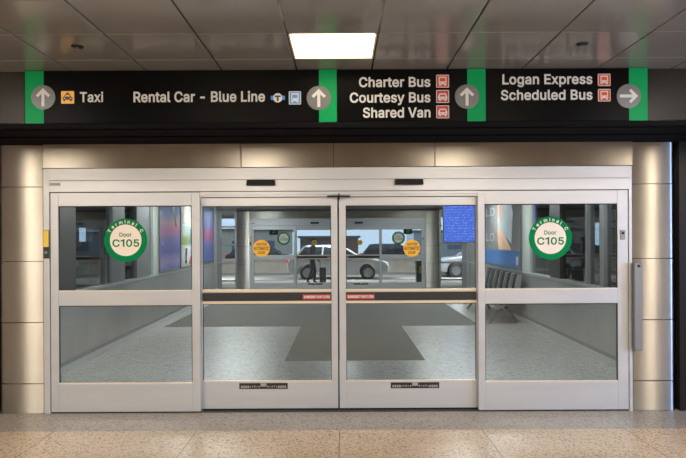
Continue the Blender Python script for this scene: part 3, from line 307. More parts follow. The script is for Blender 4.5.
    'r': '259|33,-20 33,399 132,399 120,346 108,351 122,368 141,384 163,396 187,403 212,405 224,405 236,404 263,403 263,299 233,304 228,304 221,305 214,306 207,306 193,305 180,302 168,297 158,290 150,283 143,273 138,263 135,251 134,236 134,-20 126,371|3,5,4 1,4,5 5,2,1 0,28,27 1,0,27 27,26,1 4,1,26 26,25,4 25,24,4 3,4,24 24,23,3 23,22,3 5,3,29 8,19,18 18,9,8 7,20,19 19,8,7 17,16,10 13,12,14 11,14,12 16,15,14 14,11,16 10,16,11 9,18,17 17,10,9 3,22,21 21,20,3 6,3,20 20,7,6 3,6,29 2,5,29',
    's': '364|182,-28 155,-27 129,-23 105,-15 83,-5 63,8 47,25 33,44 22,66 11,109 107,130 119,96 126,85 135,77 148,71 163,67 181,65 203,67 220,72 233,79 242,87 246,95 248,103 247,110 244,116 240,121 233,126 222,131 207,136 144,151 110,161 81,175 58,194 40,217 30,244 27,274 29,299 36,322 49,343 65,362 84,377 107,389 132,398 159,403 187,404 214,403 239,399 262,391 282,380 299,367 314,352 327,335 336,316 350,275 256,254 244,282 238,291 230,300 220,307 206,311 187,312 170,311 155,307 143,300 134,293 130,285 129,277 130,270 132,264 137,259 146,253 159,247 177,242 235,229 268,218 297,204 321,185 338,163 348,136 351,107 349,81 341,57 329,35 312,16 292,1 268,-12 241,-21 213,-26|5,12,6 12,11,6 7,6,11 8,7,11 11,10,8 9,8,10 0,16,1 16,15,1 1,15,2 15,14,2 72,71,29 62,61,42 61,43,42 2,14,3 14,13,3 4,3,13 5,4,13 12,5,13 29,71,30 71,70,30 31,30,70 70,69,31 32,31,69 69,68,32 33,32,68 34,33,68 68,67,34 35,34,67 67,66,35 36,35,66 66,65,36 37,36,65 38,37,65 65,64,38 39,38,64 40,39,64 64,63,40 41,40,63 63,62,41 62,42,41 60,59,45 44,60,45 17,87,86 18,17,86 28,27,73 59,58,46 45,59,46 80,79,22 23,22,79 79,78,23 78,77,23 53,52,54 18,86,85 19,18,85 85,84,19 20,19,84 84,83,20 83,82,20 21,20,82 82,81,21 81,80,21 80,22,21 23,77,24 77,76,24 25,24,76 76,75,25 26,25,75 75,74,26 27,26,74 73,27,74 54,52,55 52,51,55 56,55,51 51,50,56 50,49,56 57,56,49 49,48,57 58,57,48 48,47,58 46,58,47 16,0,87 87,17,16 72,29,28 28,73,72 60,44,61 43,61,44',
    't': '227|224,399 224,307 -14,307 -14,399 45,491 146,491 146,98 147,86 149,78 151,75 154,73 160,71 171,70 178,70 188,72 217,76 237,-12 211,-20 203,-21 194,-23 185,-23 177,-24 168,-24 134,-21 104,-11 78,7 59,31 48,60 45,92 146,399 146,307 45,307 45,399|24,9,25 9,8,25 26,25,8 27,26,8 8,7,27 28,27,7 7,6,28 30,31,6 20,13,21 12,21,13 21,12,22 11,22,12 18,17,14 16,15,17 14,17,15 19,18,20 13,20,18 18,14,13 22,11,23 11,10,23 24,23,10 9,24,10 29,32,30 5,4,29 1,0,29 30,1,29 28,6,31 3,2,32 2,31,32 31,30,32 32,29,4',
    'u': '410|182,-25 155,-23 129,-17 105,-7 84,8 66,27 51,50 41,76 35,106 33,138 33,399 134,399 134,145 136,121 142,103 152,89 164,79 180,73 200,70 215,71 228,74 239,80 250,87 258,95 266,106 271,119 275,135 276,153 276,399 377,399 377,-20 278,-20 278,112 337,112 311,50 292,22 269,0 242,-14 213,-22 278,9|17,0,18 0,17,1 16,1,17 1,16,2 3,2,16 4,3,16 16,15,4 5,4,15 15,14,5 6,5,14 7,6,14 14,13,7 8,7,13 9,8,13 13,12,9 10,9,12 12,11,10 19,38,37 37,20,19 20,37,36 33,30,29 34,35,30 30,33,34 30,35,31 34,33,32 26,32,33 27,26,33 33,29,27 28,27,29 35,34,32 24,23,32 25,24,32 32,26,25 18,0,38 38,19,18 21,20,36 39,32,36 32,23,36 23,22,36 22,21,36 32,39,35 31,35,39',
    'x': '378|-16,-19 179,243 179,146 -8,399 111,399 164,316 176,298 187,280 197,263 206,247 215,232 243,186 140,186 168,232 176,247 185,263 194,280 205,298 216,316 271,399 388,399 201,144 201,239 394,-19 276,-20 214,74 203,92 192,110 183,126 174,142 165,156 137,202 240,202 213,157 204,142 196,127 187,110 177,92 165,74 102,-20 143,195 179,186 149,186 144,193 155,211 191,274 238,194 232,186 201,186 236,192 241,186 147,186 143,192 142,194 138,202 148,202 150,202 179,202 201,202 229,202 233,202 237,196 235,194 230,186 224,176 189,115|38,30,12 0,39,38 38,12,0 4,3,5 36,28,37 29,37,28 2,29,28 1,15,14 6,14,15 15,7,6 37,29,38 30,38,29 29,2,30 1,14,13 5,13,14 14,6,5 35,27,26 26,34,35 21,35,34 22,9,8 9,17,8 16,8,17 18,10,32 57,41,48 24,23,25 60,61,32 18,32,20 20,19,18 34,26,25 25,33,34 21,34,33 9,22,10 10,18,9 17,9,18 28,36,65 28,65,35 2,28,35 35,21,2 22,8,1 15,1,8 15,8,45 1,13,44 42,43,51 53,40,31 40,54,31 54,40,55 8,16,45 2,21,41 2,41,42 30,2,42 42,51,30 40,53,43 40,43,55 43,42,56 7,15,45 20,32,46 47,50,49 50,47,33 21,33,64 21,64,48 41,21,48 59,62,60 48,63,59 11,46,50 46,49,50 25,23,50 33,25,50 12,30,51 12,51,52 43,52,51 0,12,53 12,52,53 52,43,53 5,3,54 55,44,54 44,13,54 13,5,54 44,55,56 43,56,55 1,44,57 44,56,57 41,57,56 42,41,56 22,1,57 58,22,57 48,58,57 22,58,59 58,48,59 10,22,59 60,10,59 32,10,60 46,32,61 49,46,62 46,61,62 61,60,62 47,49,62 63,47,62 62,59,63 47,63,64 63,48,64 33,47,64 27,35,65',
    'y': '389|23,-152 47,-63 75,-68 85,-69 93,-70 100,-69 105,-68 110,-65 116,-60 121,-53 126,-43 132,-29 141,-2 -12,399 98,399 184,162 192,138 200,115 206,92 212,70 218,48 232,1 157,1 171,48 177,70 183,92 190,115 197,139 205,162 291,399 401,399 223,-66 214,-86 204,-104 192,-120 179,-134 164,-145 147,-154 130,-160 111,-164 92,-165 81,-165 71,-164 61,-163 53,-161 195,131|44,1,0 40,4,41 4,3,41 42,41,3 2,42,3 42,2,43 44,43,2 1,44,2 5,39,38 6,5,38 4,40,39 39,5,4 15,25,26 26,16,15 25,15,24 28,18,19 18,28,17 27,17,28 30,21,31 21,30,20 20,30,19 28,19,30 30,29,28 31,21,22 23,22,21 21,20,23 24,23,20 20,19,24 25,24,19 19,18,25 26,25,18 18,17,26 26,17,45 17,27,45 6,38,37 7,6,37 37,36,7 36,35,7 8,7,35 35,34,8 9,8,34 34,33,9 33,32,9 10,9,32 32,31,10 11,10,31 31,22,11 12,11,22 22,23,12 23,24,12 24,15,12 14,13,15 15,13,12 16,26,45',
    ' ': '187||',
}
GLYPH = {}
for _c, _s in FONT.items():
    _a, _v, _p = _s.split('|')
    GLYPH[_c] = (int(_a) + 14, [tuple(map(int, q.split(','))) for q in _v.split()], [tuple(map(int, q.split(','))) for q in _p.split()])
def glyphs(txt, bold=0):
    vs, fs, x = [], [], 0
    for ch in txt:
        a, v, p = GLYPH[ch]; k = len(vs)
        vs += [Vector(((x + q[0]) / 1000, q[1] / 1000, 0)) for q in v]; fs += [tuple(i + k for i in q) for q in p]; x += a
    return vs, fs
CAP = max(v.y for v in glyphs('D')[0])
def text(mb, txt, x0, x1, zb, cap, y, bold=.02, mirror=False):
    """lettering between x0 and x1 with its baseline at zb, facing -Y"""
    vs, fs = glyphs(txt, bold)
    a, b = min(v.x for v in vs), max(v.x for v in vs)
    sx = (x1 - x0) / (b - a); sz = cap / CAP
    mb.add([(x0 + (v.x - a) * sx, y, zb + v.y * sz) for v in vs], fs); return mb
def arc_text(mb, txt, cx, cz, r, a0, a1, cap, y, bold=.02):
    """letters along an arc, from angle a0 to a1 (degrees, clockwise)"""
    n = len(txt); w = []
    for ch in txt:
        if ch == ' ': w.append(.35); continue
        vs, _ = glyphs(ch, bold); w.append(max(v.x for v in vs) - min(v.x for v in vs) + .16)
    tot = sum(w); t = 0
    for ch, k in zip(txt, w):
        mid = (t + k / 2) / tot; t += k
        if ch == ' ': continue
        an = math.radians(a0 + (a1 - a0) * mid); rot = an - PI / 2
        vs, fs = glyphs(ch, bold); c = (max(v.x for v in vs) + min(v.x for v in vs)) / 2; s = cap / CAP
        out = []
        for v in vs:
            lx, lz = (v.x - c) * s, v.y * s - cap / 2 + r
            out.append((cx + lx * math.cos(rot) - lz * math.sin(rot), y, cz + lx * math.sin(rot) + lz * math.cos(rot)))
        mb.add(out, fs)
    return mb

# ================================================================== SETTING
struct(MB().box(-7, 7, -14, 0.03, -.1, 0).build('floor', M['terrazzo']), 'beige speckled terrazzo floor in front of the doors', 'floor')
struct(MB().box(-9.4, 9.4, 0.03, 15.1, -.1, 0).build('floor', M['terrazzo2']), 'grey speckled floor inside the vestibule', 'floor')

# lobby ceiling of square metal tiles, one cell left free for the recessed lamp
TW = .61; CZ = 3.10
mb = MB(); x0 = -.36 - TW * 11; yf = -1.52
for i in range(23):
    for j in range(21):
        if i == 11 and j == 0: continue
        xa, xb = x0 + TW * i, x0 + TW * (i + 1); ya, yb = yf - TW * (j + 1), yf - TW * j
        if xb < -7 or xa > 7: continue
        mb.box(xa + .005, xb - .005, ya + .005, yb - .005, CZ, CZ + .03)
    mb.box(x0 + TW * i + .005, x0 + TW * (i + 1) - .005, yf + .005, -1.19, CZ, CZ + .03)
struct(mb.build('ceiling', M['ceil'], bevel=.006), 'taupe metal tile ceiling of the lobby', 'ceiling')
struct(MB().box(-7.5, 7.5, -14.5, -1.0, 3.3, 3.35).build('ceiling_void', M['dark']), 'dark void above the ceiling tiles', 'ceiling')

# bulkhead above the doors: face, soffit, lip
BZ = 2.685
struct(MB().box(-7, 7, -1.19, -1.1, BZ, 3.3).build('wall_bulkhead', M['bulk']), 'dark bronze bulkhead face behind the hanging signs', 'wall')
struct(MB().box(-7, 7, -1.1, .3, BZ, BZ + .06).build('ceiling_soffit', M['soffit']), 'black soffit between the signs and the doors', 'ceiling')
mb = MB().box(-7, 7, -1.235, -1.19, 2.632, 2.672)
struct(mb.build('trim_1', M['soffit'], bevel=.004), 'dark bronze lip along the bottom of the bulkhead', 'trim')
struct(MB().box(-7, 7, -1.0, -.93, BZ - .03, BZ).box(-7, 7, -.5, -.47, BZ - .012, BZ).build('trim_2', M['soffit'], bevel=.004), 'black ribs running along the soffit', 'trim')
# lobby shell behind the camera
struct(MB().box(-7.1, -7, -14, .1, 0, 3.3).build('wall_lobby_left', M['lobbywall']))
struct(MB().box(7, 7.1, -14, .1, 0, 3.3).build('wall_lobby_right', M['lobbywall']))
struct(MB().box(-7.1, 7.1, -14.1, -14, 0, 3.3).build('wall_back', M['lobbywall']))
# dark walls to both sides of the clad columns
struct(MB().box(-7, -3.46, -.02, .3, 0, BZ).build('wall_front', M['bulk']), 'dark bronze wall left of the steel column', 'wall')
struct(MB().box(3.365, 7, -.02, .3, 0, BZ).build('wall_front', M['bulk']), 'dark bronze wall right of the steel column', 'wall')

# ================================================================== DOOR SET
DOORSET = []
ZT, ZB = Z(167.5), 0.0

def column(xa, xb, label):
    c = thing('steel_column', label, 'column', ((xa + xb) / 2, 0, 0), kind='structure')
    MB().box(xa + .012, xb - .012, .08, .3, 0, BZ).box(xa + .012 if xa > 0 else xa + .08, xb - .012 if xa < 0 else xb - .08, .012, .08, 0, BZ).build('column_core', M['alu_dark'], c)
    zs = [0, Z(382), Z(321), Z(260), Z(185.5), BZ]
    n = 16; w = xb - xa; R = .07; prof = []
    outer_left = xa < 0
    for i in range(n + 1):                      # shallow bow, from the door side to the rounded outer corner
        t = i / n; prof.append((t * (w - R), -.005 - .009 * math.sin(PI * t * .85 + .15 * PI * 0)))
    y1_ = prof[-1][1]; k0 = 0
    for i in range(1, 9):
        q = PI / 2 * i / 8; prof.append((w - R + R * math.sin(q), y1_ + R * (1 - math.cos(q))))
    prof = [((xb - u) if outer_left else (xa + u), v) for u, v in prof]
    if outer_left: prof = prof[::-1]
    for a, b in zip(zs[:-1], zs[1:]):
        m = MB(); pts = prof + [(xb, .09), (xa, .09)]
        m.xy(pts, a + .004, b - .004)
        m.build('steel_panel', M['steel'], c, smooth=False)
    return c
cl = column(X(-3), X(43.5), 'brushed steel clad column left of the glass doors')
cr = column(X(632.5), X(677), 'brushed steel clad column right of the glass doors, gleaming blue')
for c in (cl, cr):
    for o in c.children:
        if o.name.startswith('steel_panel'):
            
            for p in o.data.polygons: p.use_smooth = True
            o.data.set_sharp_from_angle(angle=math.radians(50))
DOORSET += [(cl, 'steel clad column left of the far doors'), (cr, 'steel clad column right of the far doors')]

band = thing('trim_3', 'brushed steel fascia band above the near door header', 'trim', (0, 0, 0), kind='structure')
xs = [X(44.5), X(242), X(334), X(435), X(632)]
MB().box(xs[0], xs[-1], .02, .3, ZT, BZ).build('backing', M['alu_dark'], band)
for a, b in zip(xs[:-1], xs[1:]):
    MB().box(a + .003, b - .003, -.03, .02, ZT + .004, BZ).build('steel_panel', M['steel'], band, bevel=.002)
DOORSET.append((band, 'brushed steel fascia band above the far door header'))

# header with jambs
hd = thing('door_header', 'silver aluminium header beam spanning the near sliding doors', 'door frame', (0, 0, 0))
hb, hs = Z(191.3), Z(194.5)
m = MB().box(X(50.5), X(628.5), -.035, .16, Z(179.5), ZT)
m.box(X(50.5), X(628.5), -.028, .16, hb + .003, Z(179.5))
m.build('header_cover', M['alu'], hd, bevel=.004)
MB().box(X(50.5), X(628.5), -.024, .1, hb, hb + .003).build('shadow_groove', M['alu_dark'], hd)
m = MB().box(X(200.3), X(478), -.012, .16, hs, hb).build('track_cover', M['alu'], hd, bevel=.002)
MB().box(X(200.3), X(478), .005, .15, Z(196.3), hs).build('track_slot', M['alu'], hd)
MB().box(X(327.5), X(350.5), -.03, -.012, Z(197.2), Z(195.6)).build('guide_bracket', M['blackgap'], hd)
MB().box(X(338.8), X(340), -.03, -.012, Z(200), Z(193.4)).build('guide_pin', M['blackgap'], hd)
for a, b in ((X(44), X(50)), (X(628.7), X(632))):
    jb = struct(MB().box(a, b, -.01, .16, 0, ZT).build('trim_jamb', M['alu'], bevel=.003), 'slim aluminium jamb %s of the near doors' % ('left' if a < 0 else 'right'), 'trim')
    DOORSET.append((jb, 'slim aluminium jamb %s of the far doors' % ('left' if a < 0 else 'right')))
MB().rrect(X(51.5), X(62), Z(184.6), Z(181.6), .006, -.037, -.028).build('maker_plate', M['plategrey'], hd)
DOORSET.append((hd, 'silver aluminium header beam spanning the far sliding doors'))

def sticker(par, cx, cz, y, scale=1.0):
    R = .217 * scale
    st = MB().ring(cx, cz, R * .73, R, y - .002, y).build('round_sticker', M['sgreen'], par)
    MB().disc(cx, cz, R * .735, y - .0015, y).build('sticker_centre', M['cream'], st)
    mm = arc_text(MB(), 'Terminal C', cx, cz, R * .86, 158, 22, R * .155, y - .0028, .02)
    mm.build('arc_lettering', M['cream'], st)
    text(MB(), 'C105', cx - .134, cx + .136, cz - .063, .072, y - .0024, .035).build('lettering', M['sgreen'], st)
    mm = text(MB(), 'Door', cx - .063, cx + .06, cz + .037, .04, y - .0024, .03)
    mm.build('lettering', M['sgreen'], st)
    st['label'] = 'round green and cream door number sticker'

def sidelight(xa, xb, ga, gb, label, sx, lock):
    t = thing('sidelight', label, 'glass panel', ((xa + xb) / 2, 0, 0))
    y0, y1 = 0, .045
    g1, g2, g3, g4 = Z(382.7), Z(304.5), Z(290.2), Z(204.8)
    al = M['alu']; zt = hb - .001
    MB().box(xa, ga, y0, y1, .012, zt).build('stile', al, t, bevel=.003)
    MB().box(gb, xb, y0, y1, .012, zt).build('stile', al, t, bevel=.003)
    MB().box(ga, gb, y0, y1, .012, g1).build('bottom_rail', al, t, bevel=.003)
    MB().box(ga, gb, y0, y1, g2, g3).build('middle_rail', al, t, bevel=.003)
    MB().box(ga, gb, y0, y1, g4, zt).build('top_rail', al, t, bevel=.003)
    MB().box(xa, xb, .008, y1 - .008, 0, .014).build('floor_seal', M['blackgap'], t)
    for a, b in ((g1, g2), (g3, g4)):
        MB().box(ga - .004, gb + .004, .02, .028, a - .004, b + .004).build('glass_pane', M['glass'], t)
        q = MB().box(ga, gb, .004, .02, a, a + .009)
        q.build('glazing_bead', M['alu_lit_warm'], t)
        MB().xz([(ga, a), (ga + .008, a), (ga + .008, b - .008), (gb - .008, b - .008), (gb - .008, a), (gb, a), (gb, b), (ga, b)], .012, .0198).build('gasket', M['blackgap'], t)
    sticker(t, sx, Z(239.2), .0195)
    if lock:
        q = MB().rrect(X(620.6), X(625), Z(241), Z(231.5), .008, -.012, 0).build('lock_plate', M['plategrey'], t, bevel=.002)
        MB().disc(X(622.8), Z(234.5), .012, -.018, -.012, 20).build('key_cylinder', M['blackgap'], q)
    return t
sl = sidelight(X(50.7), X(200), X(58.5), X(192), 'fixed glass side panel left of the near sliding doors with green C105 sticker', X(125.3), False)
sr = sidelight(X(478.2), X(628.3), X(485), X(617.7), 'fixed glass side panel right of the near sliding doors with green C105 sticker', X(551.2), True)
DOORSET += [(sl, 'fixed glass side panel left of the far sliding doors'), (sr, 'fixed glass side panel right of the far sliding doors')]

D2 = 6.47
def sx_(p): return PX(p, D2)
def sz_(p): return PZ(p, D2)
def slider(xa, xb, ga, gb, label, lead, cx):
    """lead +1: the meeting stile is on the right"""
    t = thing('sliding_door', label, 'sliding door', ((xa + xb) / 2, .07, 0), kind='thing')
    y0, y1 = .07, .115
    xa, xb, ga, gb = map(sx_, (xa, xb, ga, gb)); al = M['alu']
    g1, g2, g3, g4, zt, zb = sz_(381.2), sz_(303.3), sz_(289), sz_(205.6), sz_(197), .02
    MB().box(xa, ga, y0, y1, zb, zt).build('stile', al, t, bevel=.003)
    MB().box(gb, xb, y0, y1, zb, zt).build('stile', al, t, bevel=.003)
    MB().box(ga, gb, y0, y1, zb, g1).build('bottom_rail', al, t, bevel=.003)
    MB().box(ga, gb, y0, y1, g4, zt).build('top_rail', al, t, bevel=.003)
    MB().box(ga, gb, y0 + .005, y1, g2, g3).build('middle_rail', al, t, bevel=.003)
    MB().box(xa, xb, y0 + .01, y1 - .01, .002, zb).build('floor_seal', M['blackgap'], t)
    for q in (MB().box(ga, gb, y0 - .004, y0 + .006, g3 - .024, g3), MB().box(ga, gb, y0 - .004, y0 + .006, g2, g2 + .022), MB().box(ga, gb, y0 + .004, y0 + .02, g1, g1 + .009)):
        q.build('glazing_bead', M['alu_lit_warm'], t)
    pb = MB().box(ga, gb, y0 - .02, y0 + .005, sz_(300.2), sz_(292.2)).build('push_bar', M['black'], t, bevel=.006)
    w = sx_(332) - sx_(303)
    la, lb = (gb - w + .004, gb - .006) if lead > 0 else (ga + .004, ga + w - .006)
    lab = MB().box(la, lb, y0 - .0215, y0 - .02, sz_(299.2), sz_(294)).build('emergency_label', M['labelred'], pb)
    text(MB(), 'IN EMERGENCY PUSH TO OPEN', la + .012, lb - .012, sz_(297.8), .026, y0 - .0225, .02).build('lettering', M['cream'], lab)
    for a, b in ((g1, g2), (g3, g4)):
        MB().box(ga - .004, gb + .004, y0 + .02, y0 + .028, a - .004, b + .004).build('glass_pane', M['glass'], t)
        MB().xz([(ga, a), (ga + .006, a), (ga + .006, b - .006), (gb - .006, b - .006), (gb - .006, a), (gb, a), (gb, b), (ga, b)], y0 + .012, y0 + .0198).build('gasket', M['blackgap'], t)
    # meeting seal
    e = xb if lead > 0 else xa
    if lead > 0: MB().box(e, e + .013, y0 + .004, y1 - .004, .01, zt).build('meeting_seal', M['blackgap'], t)
    # caution sticker
    c = (sx_(261.4), sz_(248)) if lead > 0 else (sx_(412.2), sz_(248.6))
    R = .086; y = y0 + .0195
    s = MB().disc(c[0], c[1], R, y - .002, y).build('caution_sticker', M['amber'], t)
    for wd, hw, dz, cp in (('CAUTION', .052, .03, .026), ('AUTOMATIC', .079, -.016, .033), ('DOOR', .036, -.056, .026)):
        text(MB(), wd, c[0] - hw, c[0] + hw, c[1] + dz, cp, y - .003).build('lettering', M['black'], s); s['label'] = 'round amber caution automatic door sticker'
    # small notice on the bottom rail
    dx = sx_(cx) ; dz = sz_(385.6); hw = .245
    dcl = MB().box(dx - hw, dx + hw, y0 - .0015, y0, dz - .03, dz + .03).build('notice_decal', M['black'], t)
    q = MB().box(dx - .03, dx + .03, y0 - .0025, y0 - .0015, dz - .005, dz + .028)
    for k in range(-10, 11):
        if abs(k) < 2: continue
        if 7 <= abs(k): q.box(dx + k * .022 - .008, dx + k * .022 + .008, y0 - .0025, y0 - .0015, dz - .02, dz + .004)
        else: q.box(dx + k * .022 - .006, dx + k * .022 + .006, y0 - .0025, y0 - .0015, dz - .014 + .004 * (k % 2), dz - .002 + .003 * (k % 3))
    q.build('decal_marks', M['decal'], dcl)
    return t
d1 = slider(201.3, 337.7, 202.6, 331.3, 'left glass sliding door of the near pair with amber sticker', 1, 263)
d2 = slider(339.3, 478.2, 346, 476, 'right glass sliding door of the near pair with amber sticker', -1, 414.5)
DOORSET += [(d1, 'left glass sliding door of the far pair, seen across the vestibule'), (d2, 'right glass sliding door of the far pair, seen across the vestibule')]

def sensor(px, label):
    a, b = X(px - 14.2), X(px + 14.2)
    t = thing('motion_sensor', label, 'motion sensor', ((a + b) / 2, -.035, Z(183)), group='motion sensors on the near header')
    z0, z1 = Z(185.6), Z(180); y = -.036
    MB().hexa([(a + .0, y - .045, z0), (b - .0, y - .045, z0), (b, y, z0), (a, y, z0)], [(a + .004, y - .03, z1), (b - .004, y - .03, z1), (b - .002, y, z1), (a + .002, y, z1)]).build('housing', M['black'], t, bevel=.004)
    MB().box(a + .03, b - .1, y - .047, y - .04, z0 + .008, z0 + .022).build('sensor_window', M['blackgap'], t)
    return t
s1 = sensor(262, 'black motion sensor on the header above the left sliding door')
s2 = sensor(409, 'black motion sensor on the header above the right sliding door')
DOORSET += [(s1, 'tiny motion sensor above the left door of the far pair'), (s2, 'tiny motion sensor above the right door of the far pair')]

ks = thing('wall_switch', 'yellow and black door switch beside the left steel column', 'switch', (X(47), -.01, Z(243)))
MB().box(X(44.3), X(50.3), -.022, -.01, Z(257), Z(228.5)).build('back_plate', M['black'], ks, bevel=.003)
MB().box(X(44.7), X(49.9), -.026, -.022, Z(245.5), Z(229)).build('yellow_cover', M['swyellow'], ks, bevel=.002)
MB().disc(X(47.3), Z(251), .014, -.034, -.022, 20).build('switch_button', M['plategrey'], ks)
DOORSET.append((ks, 'tiny yellow switch beside the far left steel column'))

# second, outer set of doors at the far end of the vestibule
FAR = 14.95
for o, lab in DOORSET:
    c = dup(o, (-.1, FAR, 0), lab)
    if o.name.startswith('motion_sensor'): c['group'] = 'motion sensors on the far header'
    if o.name.startswith('sidelight'):
        for ch in c.children:
            if ch.name.startswith('round_sticker'): ch.location.x += .33 if o == sl else -.1; ch.location.z += .05
struct(MB().box(X(40), X(636), .0, .15, -.02, .0022).build('trim_4', M['alu_dark']), 'dark metal threshold under the near sliding doors', 'trim')
struct(MB().box(X(40), X(636), FAR, FAR + .15, -.02, .0022).build('trim_5', M['alu_dark']), 'dark metal threshold under the far sliding doors', 'trim')

# long grey cover fixed to the right column
gx_ = lambda p: PX(p, 6.31)
gz_ = lambda p: PZ(p, 6.31)
gb = thing('guard_rail', 'tall grey metal channel fixed upright on the right steel column', 'guard', (gx_(638.5), -.05, gz_(308)))
MB().box(gx_(634.6), gx_(642.6), -.09, -.04, gz_(352.2), gz_(264)).build('channel', M['plategrey'], gb, bevel=.006)
MB().disc(gx_(638.8), gz_(267.5), .014, -.095, -.09, 20).build('bolt_head', M['blackgap'], gb)
MB().box(gx_(635.8), gx_(641.4), -.042, -.02, gz_(351), gz_(265)).build('mounting_strip', M['alu_dark'], gb)

# ================================================================== SIGNS
DS = 5.17
YS = DS - 6.4 + .0          # sign face plane
def gx(p): return PX(p + .9, DS)
def gz(p): return PZ(p, DS)
def sign(name, label, xa, xb, stripes, texts, discs):
    t = thing(name, label, 'sign', ((gx(xa) + gx(xb)) / 2, YS, gz(96)))
    zb, zt = gz(122), gz(69.6)
    MB().box(gx(xa) + .002, gx(xb) - .002, YS, YS + .05, zb, zt).build('sign_panel', M['signblack'], t, bevel=.002)
    for a, b in stripes:
        MB().box(gx(a), gx(b), YS - .002, YS, zb, zt).build('green_stripe', M['green'], t)
    for s, a, b, base, cap in texts:
        text(MB(), s, gx(a), gx(b), gz(base), cap / F * DS, YS - .003, .028).build('lettering', M['white'], t)
    for cx, cz, rot in discs:
        r = 12.1 / F * DS; c = (gx(cx), gz(cz))
        d = MB().disc(c[0], c[1], r, YS - .005, YS - .002).build('arrow_disc', M['disc'], t)
        k = r / 12.1; P = [(-1.5, -9), (1.5, -9), (1.5, 3.6), (5.2, .1), (7.2, 2.1), (0, 9.2), (-7.2, 2.1), (-5.2, .1), (-1.5, 3.6)]
        ca, sa = math.cos(rot), math.sin(rot)
        MB().xz([(c[0] + k * (x * ca - z * sa), c[1] + k * (x * sa + z * ca)) for x, z in P], YS - .0075, YS - .005).build('arrow_symbol', M['white'], d)
    return t
def picto(t, name, a, b, za, zb_, m, kind):
    x0, x1, z0, z1 = gx(a), gx(b), gz(zb_), gz(za); w = x1 - x0; h = z1 - z0
    p = MB().rrect(x0, x1, z0, z1, w * .06, YS - .003, YS).build(name, m, t)
    def R(mbx, u0, u1, v0, v1): return mbx.rrect(x0 + w * u0, x0 + w * u1, z0 + h * v0, z0 + h * v1, w * .03, YS - .0042, YS - .003, 3)
    q = MB(); gm = M['white']
    if kind == 'taxi':
        gm = M['black']
        q.xz([(x0 + w * u, z0 + h * v) for u, v in ((.12, .3), (.88, .3), (.88, .5), (.76, .56), (.68, .76), (.32, .76), (.24, .56), (.12, .5))], YS - .0042, YS - .003)
        R(q, .4, .6, .77, .88); R(q, .18, .32, .18, .3); R(q, .68, .82, .18, .3)
        q.build('taxi_glyph', gm, p)
        q = MB(); q.xz([(x0 + w * u, z0 + h * v) for u, v in ((.32, .56), (.68, .56), (.63, .69), (.37, .69))], YS - .0048, YS - .0042); R2 = q
        q.rrect(x0 + w * .2, x0 + w * .32, z0 + h * .38, z0 + h * .46, .002, YS - .0048, YS - .0042, 3); q.rrect(x0 + w * .68, x0 + w * .8, z0 + h * .38, z0 + h * .46, .002, YS - .0048, YS - .0042, 3)
        q.build('glyph_cutout', m, p); return
    # a frame line and a bus or a van seen from the front
    q.box(x0 + w * .0, x1, YS - .0042, YS - .003, z1 - h * .05, z1).box(x0, x1, YS - .0042, YS - .003, z0, z0 + h * .05).box(x0, x0 + w * .05, YS - .0042, YS - .003, z0, z1).box(x1 - w * .05, x1, YS - .0042, YS - .003, z0, z1)
    top = .85 if kind == 'bus' else .74
    if kind == 'bus': R(q, .2, .8, .26, top)
    else: q.xz([(x0 + w * u, z0 + h * v) for u, v in ((.14, .26), (.86, .26), (.86, .5), (.74, top), (.26, top), (.14, .5))], YS - .0042, YS - .003)
    R(q, .22, .36, .15, .26); R(q, .64, .78, .15, .26)
    q.build('bus_glyph', gm, p)
    q = MB()
    q.rrect(x0 + w * .28, x0 + w * .72, z0 + h * .48, z0 + h * (top - .1), .003, YS - .0048, YS - .0042, 3)
    q.rrect(x0 + w * .26, x0 + w * .36, z0 + h * .33, z0 + h * .4, .002, YS - .0048, YS - .0042, 3); q.rrect(x0 + w * .64, x0 + w * .74, z0 + h * .33, z0 + h * .4, .002, YS - .0048, YS - .0042, 3)
    q.build('glyph_cutout', m, p)

UP = 0
t1 = sign('direction_sign', 'black overhead sign reading Taxi and Rental Car - Blue Line', 24, 318.5, [(25.2, 43.8)],
          [('Taxi', 80, 103.3, 100.6, 9.8), ('Rental Car - Blue Line', 133.6, 265, 101, 10.2)], [(43.4, 96, UP)])
picto(t1, 'taxi_pictogram', 61.3, 74.3, 89.8, 102.3, M['yellow'], 'taxi')
picto(t1, 'bus_pictogram', 288.9, 301, 91.2, 104.3, M['blue'], 'bus')
c = (gx(277.8), gz(97.6)); k = 1 / F * DS
tl = MB().box(gx(270.8), gx(285), YS - .003, YS, c[1] - 2.1 * k, c[1] + 2.1 * k).build('blue_line_mark', M['tblue'], t1)
MB().disc(c[0], c[1], 4.6 * k, YS - .0042, YS - .003, 32).build('transit_disc', M['white'], tl)
MB().box(c[0] - 3 * k, c[0] + 3 * k, YS - .0052, YS - .0042, c[1] + .6 * k, c[1] + 2.4 * k).box(c[0] - .95 * k, c[0] + .95 * k, YS - .0052, YS - .0042, c[1] - 3.3 * k, c[1] + .6 * k).build('transit_letter', M['black'], tl)
t2 = sign('direction_sign', 'black overhead sign reading Charter Bus, Courtesy Bus and Shared Van', 318.5, 466.5, [(319, 336.8)],
          [('Charter Bus', 359, 430.4, 87, 9.6), ('Courtesy Bus', 349.8, 430.4, 102.5, 9.8), ('Shared Van', 362.8, 430.4, 117.6, 9.8)], [(318.8, 98, UP)])
picto(t2, 'bus_pictogram', 436.2, 449, 75.4, 88.2, M['orange'], 'bus')
picto(t2, 'van_pictogram', 436.2, 449, 90.6, 103.4, M['red'], 'van')
picto(t2, 'van_pictogram', 436.2, 449, 106, 118.8, M['red'], 'van')
